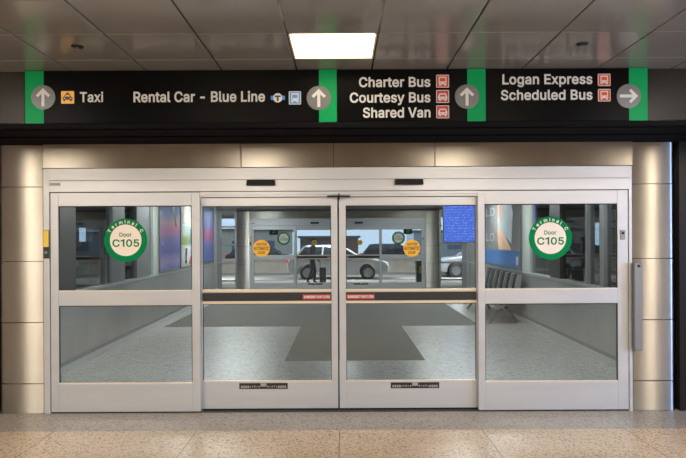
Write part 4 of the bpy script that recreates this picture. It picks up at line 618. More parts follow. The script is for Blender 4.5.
t3 = sign('direction_sign', 'black overhead sign with Scheduled Bus and a right-pointing arrow', 466.5, 648.5, [(467.2, 485.6), (629, 647.6)],
          [('Logan Express', 502.4, 592.4, 85, 9.8), ('Scheduled Bus', 500.8, 592.4, 100.7, 9.8)], [(466.9, 97.3, UP), (628.6, 97.6, -PI / 2)])
picto(t3, 'bus_pictogram', 597.8, 610.4, 75.2, 87.4, M['orange'], 'bus')
picto(t3, 'bus_pictogram', 597.8, 610.4, 90.4, 102.8, M['orange'], 'bus')

# ================================================================== CEILING FITTINGS
lp = thing('ceiling_light', 'bright square recessed lamp glowing in the lobby ceiling', 'ceiling light', (-.055, -1.825, CZ))
xa, xb, ya, yb = -.355, .245, -2.125, -1.525
m = MB()
m.box(xa, xb, ya, ya + .012, CZ, CZ + .09).box(xa, xb, yb - .012, yb, CZ, CZ + .09).box(xa, xa + .012, ya, yb, CZ, CZ + .09).box(xb - .012, xb, ya, yb, CZ, CZ + .09)
m.build('housing', M['lampbox'], lp)
MB().box(xa + .012, xb - .012, ya + .012, yb - .012, CZ + .07, CZ + .085).build('lens', M['lens'], lp)
def sprinkler(px, py, label):
    d = F * (CZ - CAMZ) / (CY - py); x, y = PX(px, d), d - 6.4
    t = thing('ceiling_sprinkler', label, 'sprinkler', (x, y, CZ), group='sprinkler heads in the lobby ceiling')
    m = MB(); n = 28
    m.xy([(x + .042 * math.cos(2 * PI * i / n), y + .042 * math.sin(2 * PI * i / n)) for i in range(n)], CZ - .008, CZ + .004)
    m.build('cover_plate', M['bulk'], t, bevel=.003)
    MB().tube((x, y, CZ - .008), (x, y, CZ - .018), .012, 12, .02).build('nozzle', M['plategrey'], t)
sprinkler(78.5, 45, 'small round sprinkler in the ceiling above the Taxi sign')
sprinkler(583.5, 45, 'small round sprinkler in the ceiling above the Scheduled Bus sign')

# ================================================================== VESTIBULE
def wx(d, s): return s * (3.42 + .027 * d)            # inner face of the side wall at distance d
def wy(d): return d - 6.4
VZ = 2.75
def wallbox(mb, s, da, db, z0, z1, inn, out):
    a = [(wx(da, s) - s * inn, wy(da)), (wx(db, s) - s * inn, wy(db)), (wx(db, s) + s * out, wy(db)), (wx(da, s) + s * out, wy(da))]
    mb.xy(a, z0, z1); return mb
for s, nm in ((-1, 'left'), (1, 'right')):
    w = thing('wall_' + nm, f'grey low side wall along the {nm} of the vestibule', 'wall', (0, 0, 0), kind='structure')
    wallbox(MB(), s, 6.75, 21.3, 0, 1.0, 0, .14).build('low_wall', M['wallgrey'], w)
    wallbox(MB(), s, 6.75, 21.3, 1.0, 1.04, .015, .15).build('coping', M['coping'], w)
    wallbox(MB(), s, 6.75, 21.3, .09, .15, .012, 0).build('dark_base_strip', M['greycol'], w)  # dark upper line of the two-tone baseboard
    if s < 0: cols = [(7.9, 8.25, 'darkcol'), (8.25, 8.8, 'darkcol'), (10.34, 10.96, 'greycol'), (11.66, 12.5, 'greycol'), (12.8, 13.12, 'pale')]
    else: cols = [(8.0, 8.35, 'darkcol'), (8.95, 9.1, 'greycol'), (9.6, 9.68, 'greycol'), (10.9, 11.5, 'darkcol'), (12.84, 13.4, 'pale')]
    for a, b, k in cols: wallbox(MB(), s, a, b, 1.04, VZ, .0, .12).build('mullion', M[k], w)
    wallbox(MB(), s, 13.12 if s < 0 else 13.4, 21.3, 1.04, VZ, 0, .14).build('upper_wall', M['wallgrey'], w)
    wallbox(MB(), s, 19.8, 20.05, 0, VZ, .05, 0).build('post', M['coping'], w)
    struct(wallbox(MB(), s, 6.75, 21.3, 0, .09, .03, 0).build('baseboard_' + nm, M['coping']), f'pale metal kick strip along the {nm} vestibule wall', 'baseboard')
    struct(wallbox(MB(), s, 6.75, 13.12 if s < 0 else 13.4, 1.04, VZ, -.05, .056).build('window_1' if s < 0 else 'window_2', M['dimglass']), f'side glazing above the {nm} low wall', 'window')
struct(MB().box(-9.4, 9.4, .3, 15.3, VZ, VZ + .1).build('ceiling_vestibule', M['vceil']), 'grey ceiling of the vestibule', 'ceiling')

# walk-off mats
tag(MB().box(-.82, 1.18, wy(9.14), wy(12.79), 0, .005).build('entrance_mat', M['carpet']), 'dark grey mat running toward the far doors', 'mat', None, 'thing')
tag(MB().box(-3.55, 2.75, wy(12.8), wy(20.6), 0, .005).build('entrance_mat', M['carpet']), 'wide dark grey mat across the far half of the vestibule', 'mat', None, 'thing')

# vestibule lamps
base = None
for i, (x, y) in enumerate([(sx, yy) for yy in (2.0, 6.0, 9.4, 12.3) for sx in (-2.8, 2.8)]):
    if base is None:
        base = thing('ceiling_light', '', 'ceiling light', (x, y, VZ), group='vestibule ceiling lights')
        MB().box(x - .62, x + .62, y - .17, y + .17, VZ - .02, VZ).build('housing', M['lampbox'], base, bevel=.004)
        MB().box(x - .56, x - .03, y - .14, y + .14, VZ - .028, VZ - .02).build('lens', M['lens2'], base)
        MB().box(x + .03, x + .56, y - .14, y + .14, VZ - .028, VZ - .02).build('lens', M['lens2'], base)
        t = base
    else: t = dup(base, (x + 2.8, y - 2.0, 0))
    t['label'] = ['white strip lamp on the vestibule ceiling just inside the near doors', 'white strip lamp midway along the vestibule ceiling', 'third white strip lamp along the vestibule ceiling', 'white strip lamp on the vestibule ceiling by the far doors'][i // 2] + (', left side' if i % 2 == 0 else ', right side')

# posters on the upper side walls
def poster(name, s, da, db, z0, z1, m, label, cat='poster', off=.0):
    t = thing(name, label, cat, ((wx((da + db) / 2, s)), wy((da + db) / 2), z0))
    wallbox(MB(), s, da, db, z0, z1, .03, -.004).build('backing', M['plategrey'], t)
    o = wallbox(MB(), s, da + .03, db - .03, z0 + .03, z1 - .03, .034, -.03).build('print', m, t)
    return t
def gradmat(name, stops, z0, z1):
    m = mat(name, (1, 1, 1), .7, 0, .15)
    t = N(m, 'ShaderNodeTexCoord'); sp = N(m, 'ShaderNodeSeparateXYZ'); L(m, t.outputs['Generated'], sp.inputs[0])
    nz = noise(m, objco(m, (1, .6, 2)), 2.2)
    r = ramp(m, stops); L(m, math_n(m, 'ADD', sp.outputs[2], math_n(m, 'MULTIPLY', math_n(m, 'SUBTRACT', nz, .5), .12)), r.inputs[0])
    L(m, r.outputs[0], bsdf(m).inputs['Base Color']); return m
ms_ = gradmat('sunset_print', [(0, (.12, .14, .32)), (.1, (.3, .26, .42)), (.25, (.12, .125, .34)), (.45, (.24, .18, .38)), (.56, (.5, .2, .32)), (.66, (.48, .32, .36)), (.78, (.22, .26, .42)), (1, (.13, .2, .4))], 0, 1)
p1 = poster('wall_poster', -1, 13.2, 15.0, 1.07, 2.68, ms_, 'pink and violet sunset sky poster on the left vestibule wall')
# a dark bird-like figure and small blue marks in the sky of the poster
def onwall(s, d, z, dd, dz, th=.038):
    return [(d - dd, z - dz), (d + dd, z - dz), (d + dd, z + dz), (d - dd, z + dz)]
def wallpoly(mb, s, pts, inn):
    vs = [(wx(d, s) - s * inn, wy(d), z) for d, z in pts] + [(wx(d, s) - s * (inn - .004), wy(d), z) for d, z in pts]
    n = len(pts); mb.add(vs, [tuple(range(n)), tuple(range(2 * n - 1, n - 1, -1))] + [(i, i + n, (i + 1) % n + n, (i + 1) % n) for i in range(n)]); return mb
wallpoly(MB(), -1, [(14.15, 2.46), (14.35, 2.3), (14.6, 2.02), (14.66, 2.04), (14.5, 2.3), (14.3, 2.5)], .038).build('diving_figure', M['black'], p1)
q = MB()
for d, z in ((13.75, 2.36), (13.82, 2.2), (13.32, 1.98), (13.3, 1.66)): wallpoly(q, -1, [(d, z), (d + .16, z - .03), (d + .18, z + .03), (d + .03, z + .06)], .038)
q.build('sky_marks', M['blue'], p1)
p2 = poster('photo_board', -1, 15.12, 16.6, 1.07, 2.68, mat('board_white', (.42, .44, .46), .9, 0, .05), 'board with three travel photos beside the sunset poster')
cols = [((.2, .19, .18), (.5, .47, .42)), ((.35, .42, .5), (.25, .28, .12)), ((.55, .6, .66), (.4, .35, .33))]
for k, (a, b) in enumerate(cols):
    z0 = 1.12 + .5 * (2 - k)
    mm = vary(mat('photo_print_%d' % k, a, .9, 0, .05), a, b, 3)
    f = wallpoly(MB(), -1, [(15.2, z0), (16.5, z0), (16.5, z0 + .46), (15.2, z0 + .46)], .04).build('photo', mm, p2)
    if k == 2:
        wallpoly(MB(), -1, [(15.95, z0 + .02), (16.48, z0 + .02), (16.48, z0 + .3), (16.1, z0 + .2)], .045).build('red_patch', M['labelred'], f)
        wallpoly(MB(), -1, [(15.5, z0 + .05), (15.7, z0 + .05), (15.75, z0 + .42), (15.55, z0 + .42)], .045).build('figure_shape', M['cardark'], f)
    if k == 1:
        wallpoly(MB(), -1, [(15.22, z0 + .02), (15.9, z0 + .02), (15.9, z0 + .2), (15.22, z0 + .2)], .045).build('meadow', mat('meadow_green', (.2, .26, .06), .6), f)
        wallpoly(MB(), -1, [(16.0, z0 + .02), (16.45, z0 + .02), (16.4, z0 + .38), (16.1, z0 + .4)], .045).build('figure_shape', M['jacket'], f)
m3 = gradmat('violet_print', [(0, (.07, .1, .26)), (.3, (.1, .12, .3)), (.5, (.3, .1, .18)), (.7, (.16, .18, .34)), (1, (.2, .24, .36))], 0, 1)
poster('wall_poster', -1, 17.5, 19.6, 1.07, 2.68, m3, 'dark blue and violet poster nearest the far doors on the left wall')

# grey advertisement with a portrait on the right wall
p4 = poster('wall_poster', 1, 13.48, 17.6, 1.07, 2.72, M['adgrey'], 'grey advert with white letters and a portrait above the bench')
wallpoly(MB(), 1, [(13.52, 1.1), (17.56, 1.1), (17.56, 1.46), (13.52, 1.46)], .04).build('blue_band', M['cooler'], p4)
wallpoly(MB(), 1, [(13.6, 1.16), (13.78, 1.16), (13.78, 1.34), (13.6, 1.34)], .044).build('white_mark', M['white'], p4)
skinp = vary(mat('portrait_skin', (.7, .42, .25), .5), (.62, .34, .2), (.8, .52, .34), 4)
wallpoly(MB(), 1, [(14.2, 1.47), (15.5, 1.47), (15.62, 1.9), (15.55, 2.6), (15.2, 2.62), (15.15, 2.0), (14.7, 1.72)], .042).build('portrait_skin', skinp, p4)
wallpoly(MB(), 1, [(14.2, 1.62), (14.05, 2.3), (14.3, 2.66), (15.1, 2.68), (15.62, 2.2), (15.5, 1.98), (15.0, 1.86)], .045).build('pale_cloth', vary(mat('cloth_print', (.55, .6, .6), .5), (.42, .48, .5), (.62, .68, .68), 3), p4)
wallpoly(MB(), 1, [(15.05, 2.68), (15.5, 2.68), (15.45, 2.25), (15.2, 2.1)], .048).build('face_print', skinp, p4)
def walltext(mb, s, txt, dl, dr, zb, cap, inn):     # right wall: the far end is the left end
    vs, fs = glyphs(txt, .03); a, b = min(v.x for v in vs), max(v.x for v in vs)
    mb.add([(wx(dl + (dr - dl) * (v.x - a) / (b - a), s) - s * inn, wy(dl + (dr - dl) * (v.x - a) / (b - a)), zb + v.y * cap / CAP) for v in vs], fs); return mb
for wd, dr, zz in (('LD', 15.9, 2.32), ('LO', 16.0, 1.68)):
    walltext(MB(), 1, wd, 17.0, dr, zz, .2, .043).build('lettering', M['decal'], p4)

# bench row along the right wall
NS = 6; SW = .52
bn = thing('row_bench', 'black row bench with metal legs against the right wall', 'bench')
MB().tube((-.02, -.02, .33), (NS * SW + .03, -.02, .33), .055, 20).build('beam', M['chrome'], bn)
MB().tube((NS * SW + .03, -.02, .33), (NS * SW + .045, -.02, .33), .04, 20).build('beam_end_cap', M['blackgap'], bn)
for i in range(NS):
    a = i * SW + .02; b = (i + 1) * SW - .02
    MB().hexa([(a, -.3, .42), (b, -.3, .42), (b, .2, .38), (a, .2, .38)], [(a, -.3, .48), (b, -.3, .48), (b, .2, .43), (a, .2, .43)]).build('seat', M['benchblack'], bn, bevel=.018)
    MB().hexa([(a, .16, .46), (b, .16, .46), (b, .21, .46), (a, .21, .46)], [(a, .27, 1.0), (b, .27, 1.0), (b, .315, 1.0), (a, .315, 1.0)]).build('backrest', M['benchblack'], bn, bevel=.018)
for i in range(NS + 1):
    x = i * SW
    q = MB().box(x - .014, x + .014, -.28, .18, .4, .43).box(x - .02, x + .02, .13, .22, .4, .62).hexa([(x - .02, .12, .6), (x + .02, .12, .6), (x + .02, .24, .6), (x - .02, .24, .6)], [(x - .02, .22, 1.0), (x + .02, .22, 1.0), (x + .02, .31, 1.0), (x - .02, .31, 1.0)])
    q.build('bracket', M['chrome'], bn, bevel=.004)
for x in (.35, NS * SW - .12):
    MB().tube((x, -.02, .3), (x, -.2, .2), .034, 10).tube((x, -.2, .2), (x, -.34, .0), .034, 10, .024).build('leg', M['benchleg'], bn)
    MB().tube((x, -.02, .3), (x, .11, .2), .034, 10).tube((x, .11, .2), (x, .22, .0), .034, 10, .024).build('leg', M['benchleg'], bn)
bn.location = (wx(14.6, 1) - .38, wy(13.0) + NS * SW, 0); bn.rotation_euler = (0, 0, -PI / 2 - .027)

# blue screen glow in the door glass, built as an added hanging panel
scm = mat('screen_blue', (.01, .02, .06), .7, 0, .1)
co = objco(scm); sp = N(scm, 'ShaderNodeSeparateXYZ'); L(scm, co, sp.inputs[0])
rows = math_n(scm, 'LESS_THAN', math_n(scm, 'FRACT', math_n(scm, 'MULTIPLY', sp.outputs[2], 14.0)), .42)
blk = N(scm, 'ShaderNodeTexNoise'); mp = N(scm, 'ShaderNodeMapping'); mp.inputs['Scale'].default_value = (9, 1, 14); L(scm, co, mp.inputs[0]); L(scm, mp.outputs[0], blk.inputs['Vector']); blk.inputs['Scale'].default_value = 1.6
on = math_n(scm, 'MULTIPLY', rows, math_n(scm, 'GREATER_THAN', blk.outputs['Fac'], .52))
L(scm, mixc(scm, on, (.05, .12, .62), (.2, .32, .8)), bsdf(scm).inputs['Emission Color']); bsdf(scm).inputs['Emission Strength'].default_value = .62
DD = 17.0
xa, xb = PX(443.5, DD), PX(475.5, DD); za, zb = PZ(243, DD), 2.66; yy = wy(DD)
fd = thing('blue_glow_panel', 'blue screen glow in the right door glass, added as a panel in the vestibule', 'screen', ((xa + xb) / 2, yy, za))
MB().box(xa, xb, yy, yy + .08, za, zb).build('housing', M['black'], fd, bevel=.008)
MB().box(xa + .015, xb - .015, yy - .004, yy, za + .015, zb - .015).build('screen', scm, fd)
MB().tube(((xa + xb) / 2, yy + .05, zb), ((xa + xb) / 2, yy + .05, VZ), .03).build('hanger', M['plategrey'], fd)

# end wall glazing on both sides of the far doors
for s, nm in ((-1, 'window_3'), (1, 'window_4')):
    xa = -.1 + (X(1.5) if s < 0 else X(677)); xb = s * 4.2; x0, x1 = sorted((xa, xb)); y = FAR
    w = thing(nm, f'end glazing with pale bars {"left" if s < 0 else "right"} of the far doors', 'window', ((x0 + x1) / 2, y, 0), kind='structure')
    q = MB()
    for zz in (.0, .35, .93, 1.55, 2.15, 2.68): q.box(x0, x1, y - .02, y + .05, zz, zz + .055)
    q.box(x0, x0 + .06, y - .02, y + .05, 0, VZ).box(x1 - .06, x1, y - .02, y + .05, 0, VZ)
    q.build('frame', M['coping'], w)
    MB().box(x0, x1, y + .01, y + .018, .05, VZ).build('pane', M['glass'], w)
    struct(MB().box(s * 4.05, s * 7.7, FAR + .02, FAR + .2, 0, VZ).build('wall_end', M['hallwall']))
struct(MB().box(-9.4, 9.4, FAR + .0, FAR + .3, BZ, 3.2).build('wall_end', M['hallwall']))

# dim halls outside the side glazing
for s, nm in ((-1, 'left'), (1, 'right')):
    x = 7.5 * s; da, db = (18.2, 19.25) if s < 0 else (18.55, 19.6); z0, z1 = (1.68, 2.12) if s < 0 else (1.5, 2.2)
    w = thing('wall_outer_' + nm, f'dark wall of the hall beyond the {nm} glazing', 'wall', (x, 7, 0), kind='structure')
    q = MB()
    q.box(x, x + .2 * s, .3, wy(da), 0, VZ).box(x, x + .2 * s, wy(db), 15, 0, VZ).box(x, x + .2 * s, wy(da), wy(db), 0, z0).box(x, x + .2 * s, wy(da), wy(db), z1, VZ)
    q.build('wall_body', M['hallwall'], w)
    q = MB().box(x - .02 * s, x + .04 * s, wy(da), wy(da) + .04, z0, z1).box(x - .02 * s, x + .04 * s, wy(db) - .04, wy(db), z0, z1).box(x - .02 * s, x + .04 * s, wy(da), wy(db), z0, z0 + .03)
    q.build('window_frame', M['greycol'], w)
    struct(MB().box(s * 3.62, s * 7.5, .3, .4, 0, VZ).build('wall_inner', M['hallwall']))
    for d in (10.8, 14.0, 17.0):
        pass
# hall columns and rails
for s, d in ((-1, 17.3), (1, 13.2), (1, 16.2)):
    x = s * 5.9
    struct(MB().box(x - .17, x + .17, wy(d) - .17, wy(d) + .17, 0, VZ).build('pillar', M['greycol'], bevel=.02), None, None)
struct(MB().box(4.4, 7.5, wy(14.9), wy(14.9) + .05, .98, 1.03).build('trim_6', M['coping']), 'pale handrail in the hall beyond the right glazing', 'rail')
bx, by = PX(86, 14.2), wy(14.2)  # teal reflection in the side glazing, built as an added upright box
bt = thing('teal_reflection', 'teal reflection in the left glazing, built as a tall box in the hall', 'bin', (bx, by, 0))
MB().hexa([(bx - .16, by - .2, .02), (bx + .16, by - .2, .02), (bx + .16, by + .2, .02), (bx - .16, by + .2, .02)], [(bx - .19, by - .23, 1.2), (bx + .19, by - .23, 1.2), (bx + .19, by + .23, 1.2), (bx - .19, by + .23, 1.2)]).build('body', M['tealshape'], bt, bevel=.02)
MB().hexa([(bx - .2, by - .24, 1.2), (bx + .2, by - .24, 1.2), (bx + .2, by + .24, 1.2), (bx - .2, by + .24, 1.2)], [(bx - .15, by - .12, 1.31), (bx + .15, by - .12, 1.31), (bx + .15, by + .2, 1.31), (bx - .15, by + .2, 1.31)]).build('lid', M['bingreen'], bt, bevel=.02)
MB().box(bx - .17, bx + .17, by - .21, by + .21, 0, .03).build('base', M['black'], bt)

# ================================================================== STREET
struct(MB().box(-16, 16, 15.1, 21.2, -.1, .0).build('pavement', M['concrete']), 'concrete pavement outside the far doors', 'pavement')
struct(MB().box(-40, 40, 21.2, 60, -.3, -.12).build('road', M['asphalt']), 'grey road beyond the pavement', 'road')
struct(MB().box(-40, 40, 21.0, 21.2, -.12, .02).build('kerb', M['coping']), 'pale kerb edge between pavement and road', 'kerb')
struct(MB().box(-40, 40, 29.5, 29.8, -.12, .55).box(-40, 40, 29.4, 29.9, .55, .7).build('wall_barrier', M['concrete']), 'low concrete barrier across the road', 'wall')
struct(MB().box(-16, 16, 15.25, 30.5, 2.98, 3.3).build('ceiling_canopy', M['roofdark']), 'dark underside of the canopy over the street', 'ceiling')
for x in (-6.4, 5.6):
    struct(MB().tube((x, 20.3, 0), (x, 20.3, 2.98), .28, 24).build('pillar', M['concrete'], smooth=False), None, None)
# far buildings
def building(x0, x1, y, h, m, label):
    t = thing('low_building', label, 'building', ((x0 + x1) / 2, y, -.12), group='buildings across the road')
    MB().box(x0, x1, y, y + 6, -.12, h).build('wall', m, t)
    MB().box(x0 - .2, x1 + .2, y - .2, y + 6.2, h, h + .2).build('roof', M['roofdark'], t)
    n = int((x1 - x0) / 2.2)
    for i in range(n):
        a = x0 + .6 + i * 2.2
        MB().box(a, a + 1.3, y - .03, y, .9, 1.7).build('window', M['skywin'], t)
building(-14, -4.5, 46, 2.5, M['concrete'], 'low pale building across the road at left')
building(-3.8, 1.5, 52, 1.9, M['brick'], 'low brown building across the road at middle')
building(6.0, 16, 47, 2.3, M['carwhite'], 'low grey building across the road at right')

def make_car(name, label, paint, group):
    t = thing(name, label, 'car', (0, 0, 0), group)
    # stations along x, length 4.7: half width, belt height, roof height
    W = .9
    side = [(-2.32, .42), (-2.36, .75), (-2.25, 1.0), (-1.35, 1.06), (.95, 1.04), (1.6, .96), (2.15, .84), (2.36, .66), (2.34, .38), (2.2, .28)]
    wheels = (-1.42, 1.38)
    under = []
    for w in sorted(wheels, reverse=True):
        under.append((w + .43, .25))
        for k in range(0, 13):
            a = PI * k / 12; under.append((w + .42 * math.cos(a), .33 + .42 * math.sin(a)))
        under.append((w - .43, .25))
    outl = side + under + [(-2.2, .28)]
    b = MB().xz(outl, -W, W).build('body', paint, t, bevel=.07, seg=3)
    lo = [(-2.0, 1.02), (1.05, 1.02)]; hi = [(-1.55, 1.56), (.15, 1.56)]
    wl, wh = W - .06, W - .24
    MB().hexa([(lo[0][0], -wl, 1.02), (lo[1][0], -wl, 1.02), (lo[1][0], wl, 1.02), (lo[0][0], wl, 1.02)], [(hi[0][0], -wh, 1.54), (hi[1][0], -wh, 1.54), (hi[1][0], wh, 1.54), (hi[0][0], wh, 1.54)]).build('cabin_glass', M['carglass'], t, bevel=.05)
    MB().hexa([(hi[0][0] - .06, -wh - .02, 1.52), (hi[1][0] + .06, -wh - .02, 1.52), (hi[1][0] + .06, wh + .02, 1.52), (hi[0][0] - .06, wh + .02, 1.52)], [(hi[0][0] + .1, -wh + .08, 1.6), (hi[1][0] - .1, -wh + .08, 1.6), (hi[1][0] - .1, wh - .08, 1.6), (hi[0][0] + .1, wh - .08, 1.6)]).build('roof', paint, t, bevel=.03)
    q = MB()
    for s in (-1, 1):
        for (xa, xb) in ((lo[0][0], hi[0][0]), (-.75, -.7), (lo[1][0], hi[1][0])):
            q.tube((xa, s * wl, 1.02), (xb, s * wh, 1.55), .045, 8)
    q.build('pillars', paint, t)
    for x in wheels:
        for s in (-1, 1):
            y = s * (W - .02)
            wh_ = MB().tube((x, y - .2 * s, .33), (x, y, .33), .34, 28).build('wheel', M['tyre'], t, bevel=.03)
            MB().tube((x, y - .02 * s, .33), (x, y + .012 * s, .33), .22, 20).build('hub_cap', M['rim'], wh_, bevel=.01)
    for s in (-1, 1):
        MB().box(2.1, 2.34, s * .55, s * .86, .66, .8).build('headlight', M['headlight'], t, bevel=.03)
        MB().box(-2.38, -2.2, s * .5, s * .88, .78, .95).build('tail_light', M['taillight'], t, bevel=.03)
        MB().box(.78, .96, s * .88, s * 1.04, 1.02, 1.16).build('wing_mirror', paint, t, bevel=.03)
        MB().box(-.62, -.42, s * .9, s * .92, .88, .92).box(.42, .62, s * .9, s * .92, .88, .92).build('door_handles', M['rim'], t)
    return t
c1 = make_car('parked_car', 'silver car at the kerb straight outside the far doors', M['silver'], 'cars on the street')
c1.location = (-.18, wy(30.4), -.12)
def recolour(root, old, new):
    for ch in root.children:
        if ch.data and ch.data.materials[0] == old:
            ch.data = ch.data.copy(); ch.data.materials[0] = new
c2 = dup(c1, (0, 0, 0), 'grey car facing left, seen through the end glazing right of the far doors', PI); c2.location = (6.9, wy(31.8), -.12); recolour(c2, M['silver'], M['carwhite'])
c3 = dup(c1, (0, 0, 0), 'dark car beyond the low barrier, left of the silver one'); c3.location = (-5.0, wy(41), -.12); recolour(c3, M['silver'], M['cardark'])
c4 = dup(c1, (0, 0, 0), 'dark car beyond the low barrier, partly behind the hood of the silver one'); c4.location = (3.4, wy(40.4), -.12); recolour(c4, M['silver'], M['cardark'])

# overhead street signs with a number 3
def street_sign(px, label, txt, w):
    d = 24.0; x = PX(px, d); y = wy(d); z0, z1 = PZ(234.5, d), PZ(226.5, d)
    t = thing('street_sign', label, 'sign', (x, y, z0), group='green signs over the pavement')
    MB().box(x - w, x + w, y, y + .05, z0, z1).build('board', M['green'], t, bevel=.005)
    text(MB(), txt, x - min(w * .8, .07 * len(txt)), x + min(w * .8, .07 * len(txt)), z0 + .07, .17, y - .002, .04).build('lettering', M['cream'], t)
    q = MB()
    for k in (-.6, .6): q.tube((x + k * w, y + .025, z1), (x + k * w, y + .025, 2.98), .012, 8)
    q.build('hangers', M['plategrey'], t)
street_sign(274, 'green number 3 sign over the pavement, seen through the far left side panel', '3', .16)
street_sign(408, 'green number 3 sign over the pavement, seen through the far right side panel', '3', .16)
d = 24.6; x, y = PX(421.5, d), wy(d)
lb = thing('litter_bin', 'dark green litter bin with an amber label on the pavement', 'bin', (x, y, 0))
MB().hexa([(x - .2, y - .2, .0), (x + .2, y - .2, 0), (x + .2, y + .2, 0), (x - .2, y + .2, 0)], [(x - .22, y - .22, .8), (x + .22, y - .22, .8), (x + .22, y + .22, .8), (x - .22, y + .22, .8)]).build('body', M['bingreen'], lb, bevel=.03)
MB().box(x - .24, x + .24, y - .24, y + .24, .8, .9).build('lid', M['bingreen'], lb, bevel=.03)
MB().box(x - .12, x + .12, y - .235, y - .215, .45, .7).build('amber_label', M['amber'], lb)

# a person walking with a suitcase
px_, py_ = PX(312.5, 25.2), wy(25.2)
pr = thing('person', 'person in a grey-blue jacket pulling a suitcase on the pavement', 'person', (px_, py_, 0))
J = [(0, 0, .96), (0, 0, 1.12), (.01, 0, 1.3), (.02, 0, 1.45), (.03, 0, 1.53), (.05, 0, 1.63), (.06, 0, 1.73),
     (.0, .09, .92), (.1, .1, .5), (.06, .1, .08), (.2, .1, .035),
     (.0, -.09, .92), (-.02, -.1, .5), (-.2, -.1, .1), (-.08, -.1, .045),
     (.01, .19, 1.42), (-.05, .24, 1.15), (.1, .25, .93),
     (.01, -.19, 1.42), (.06, -.24, 1.15), (.24, -.26, .95), (.29, -.27, .88)]
E = [(0, 1), (1, 2), (2, 3), (3, 4), (4, 5), (5, 6), (0, 7), (7, 8), (8, 9), (9, 10), (0, 11), (11, 12), (12, 13), (13, 14), (3, 15), (15, 16), (16, 17), (3, 18), (18, 19), (19, 20), (20, 21)]
RD = [.15, .15, .16, .13, .06, .09, .085, .1, .07, .05, .045, .1, .07, .05, .045, .075, .055, .035, .075, .055, .04, .03]
me = bpy.data.meshes.new('body'); me.from_pydata([Vector(j) for j in J], E, []); me.update()
pb = bpy.data.objects.new('body', me); COL.objects.link(pb); pb.parent = pr
pb.modifiers.new('skin', 'SKIN'); sv = me.skin_vertices[0].data
for i, r in enumerate(RD): sv[i].radius = (r, r); sv[i].use_root = (i == 0)
ss = pb.modifiers.new('sub', 'SUBSURF'); ss.levels = 2; ss.render_levels = 2
# clothing colours by height on the one body
mc = mat('clothed_body', (.1, .1, .1), .85); co = objco(mc); sp = N(mc, 'ShaderNodeSeparateXYZ'); L(mc, co, sp.inputs[0])
rr = ramp(mc, [(0, (.02, .02, .02)), (.09 / 2, (.06, .068, .09)), (.93 / 2, (.13, .17, .24)), (1.52 / 2, (.5, .32, .24))], 'CONSTANT'); L(mc, math_n(mc, 'DIVIDE', sp.outputs[2], 2.0), rr.inputs[0]); L(mc, rr.outputs[0], bsdf(mc).inputs['Base Color'])
me.materials.append(mc)
q = MB(); n = 12
for i in range(7):
    a = PI / 2 * i / 6; rad = .105 * math.cos(a) + .002; z = 1.68 + .12 * math.sin(a)
    q.v += [(px_ + .045 + rad * math.cos(2 * PI * k / n), py_ + rad * math.sin(2 * PI * k / n), z) for k in range(n)]
for i in range(6):
    for k in range(n): q.f.append((i * n + k, i * n + (k + 1) % n, (i + 1) * n + (k + 1) % n, (i + 1) * n + k))
q.f.append(tuple(range(n - 1, -1, -1))); q.f.append(tuple(range(6 * n, 7 * n)))
q.build('hair', M['hair'], pr, smooth=True)
hx, hz = px_ + .145, 1.68
MB().add([(hx - .01, py_ - .014, hz - .025), (hx - .01, py_ + .014, hz - .025), (hx + .022, py_, hz - .02), (hx - .01, py_, hz + .02)], [(0, 2, 1), (0, 3, 2), (1, 2, 3), (0, 1, 3)]).build('nose', M['skin'], pr)
for sg in (-1, 1):
    MB().box(hx - .016, hx - .002, py_ + sg * .024, py_ + sg * .042, hz + .012, hz + .022).build('eye', M['hair'], pr)
    MB().box(px_ + .035, px_ + .065, py_ + sg * .078, py_ + sg * .098, hz - .03, hz + .03).build('ear', M['skin'], pr, bevel=.006)
x, y = px_ + .42, py_ - .28
sc_ = thing('suitcase', 'dark wheeled suitcase beside the walking person', 'suitcase', (x, y, 0))
MB().box(x - .13, x + .13, y - .2, y + .2, .07, .66).build('shell', M['cardark'], sc_, bevel=.04)
MB().tube((x - .1, y - .12, .66), (x - .1, y - .12, .9), .01, 8).tube((x - .1, y + .12, .66), (x - .1, y + .12, .9), .01, 8).tube((x - .1, y - .12, .9), (x - .1, y + .12, .9), .014, 8).build('pull_handle', M['rim'], sc_)
for a in (-.09, .09):
    for b in (-.15, .15): MB().tube((x + a, y + b - .015, .035), (x + a, y + b + .015, .035), .035, 12).build('wheel', M['tyre'], sc_)

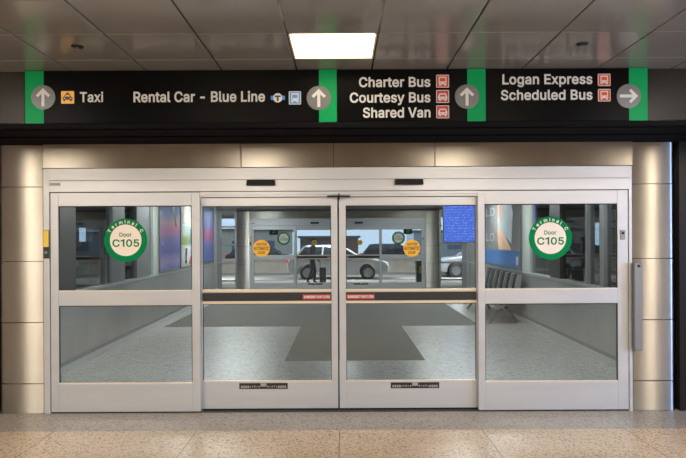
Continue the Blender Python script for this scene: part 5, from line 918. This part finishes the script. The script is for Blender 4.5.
# ================================================================== LIGHT
def area(name, loc, rot, size, energy, col, sy=None):
    l = bpy.data.lights.new(name, 'AREA'); l.energy = energy; l.color = col; l.size = size
    if sy: l.shape = 'RECTANGLE'; l.size_y = sy
    o = bpy.data.objects.new(name, l); COL.objects.link(o); o.location = loc; o.rotation_euler = rot; return o
WARM = (1, .93, .84)
for x, y, e in ((-5.4, -6, 50), (-1.6, -6, 50), (2.1, -6, 50), (5.85, -6, 50), (-3.1, -3.0, 35), (3.1, -3.0, 35), (-3.5, -10, 25), (3.5, -10, 25)):
    area('lobby_area_light', (x, y, 3.09), (0, 0, 0), .6, e, WARM)
for x in (-5.5, -1.6, 2.1, 5.9): area('lobby_area_light', (x, -6.2, 2.78), (math.radians(90), 0, 0), .66, 32, (1, .86, .66), .5)  # upright warm lights added to draw gleams on the steel
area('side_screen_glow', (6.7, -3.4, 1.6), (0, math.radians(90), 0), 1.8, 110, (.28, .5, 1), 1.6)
for s in (-1, 1): area('hall_lamp', (s * 6, 6, 2.7), (0, 0, 0), .6, 6, (.85, .95, 1))
for x in (-6, 0, 6): area('street_fill', (x, 23.5, 2.95), (0, 0, 0), 1.2, 300, (.9, .96, 1))  # fill lights added under the canopy to brighten the street
for x in (-3.2, 3.1): area('far_header_fill', (x, 9.0, 2.6), (math.radians(90), 0, 0), .3, 14, (.9, 1, .98), .22)  # sideways lights added for bright spots on the far header
w = bpy.data.worlds.new('sky'); SC.world = w; w.use_nodes = True
bg = w.node_tree.nodes['Background']; bg.inputs[0].default_value = (.6, .79, 1, 1); bg.inputs[1].default_value = .75

# ================================================================== CAMERA
cd = bpy.data.cameras.new('camera'); cam = bpy.data.objects.new('camera', cd); COL.objects.link(cam)
cd.sensor_width = 36; cd.lens = F * 36 / 686; cd.shift_x = 1.2 / 686; cd.shift_y = 11 / 686
cd.clip_start = .05
R = Matrix.Rotation(math.radians(90), 4, 'X') @ Matrix.Rotation(-.005, 4, 'Z')
cam.matrix_world = Matrix.Translation((0, CAMY, CAMZ)) @ R
SC.camera = cam
vs = SC.view_settings
vs.view_transform = 'Standard'; vs.look = 'None'; vs.gamma = 1; vs.use_curve_mapping = False; vs.exposure = 0.9
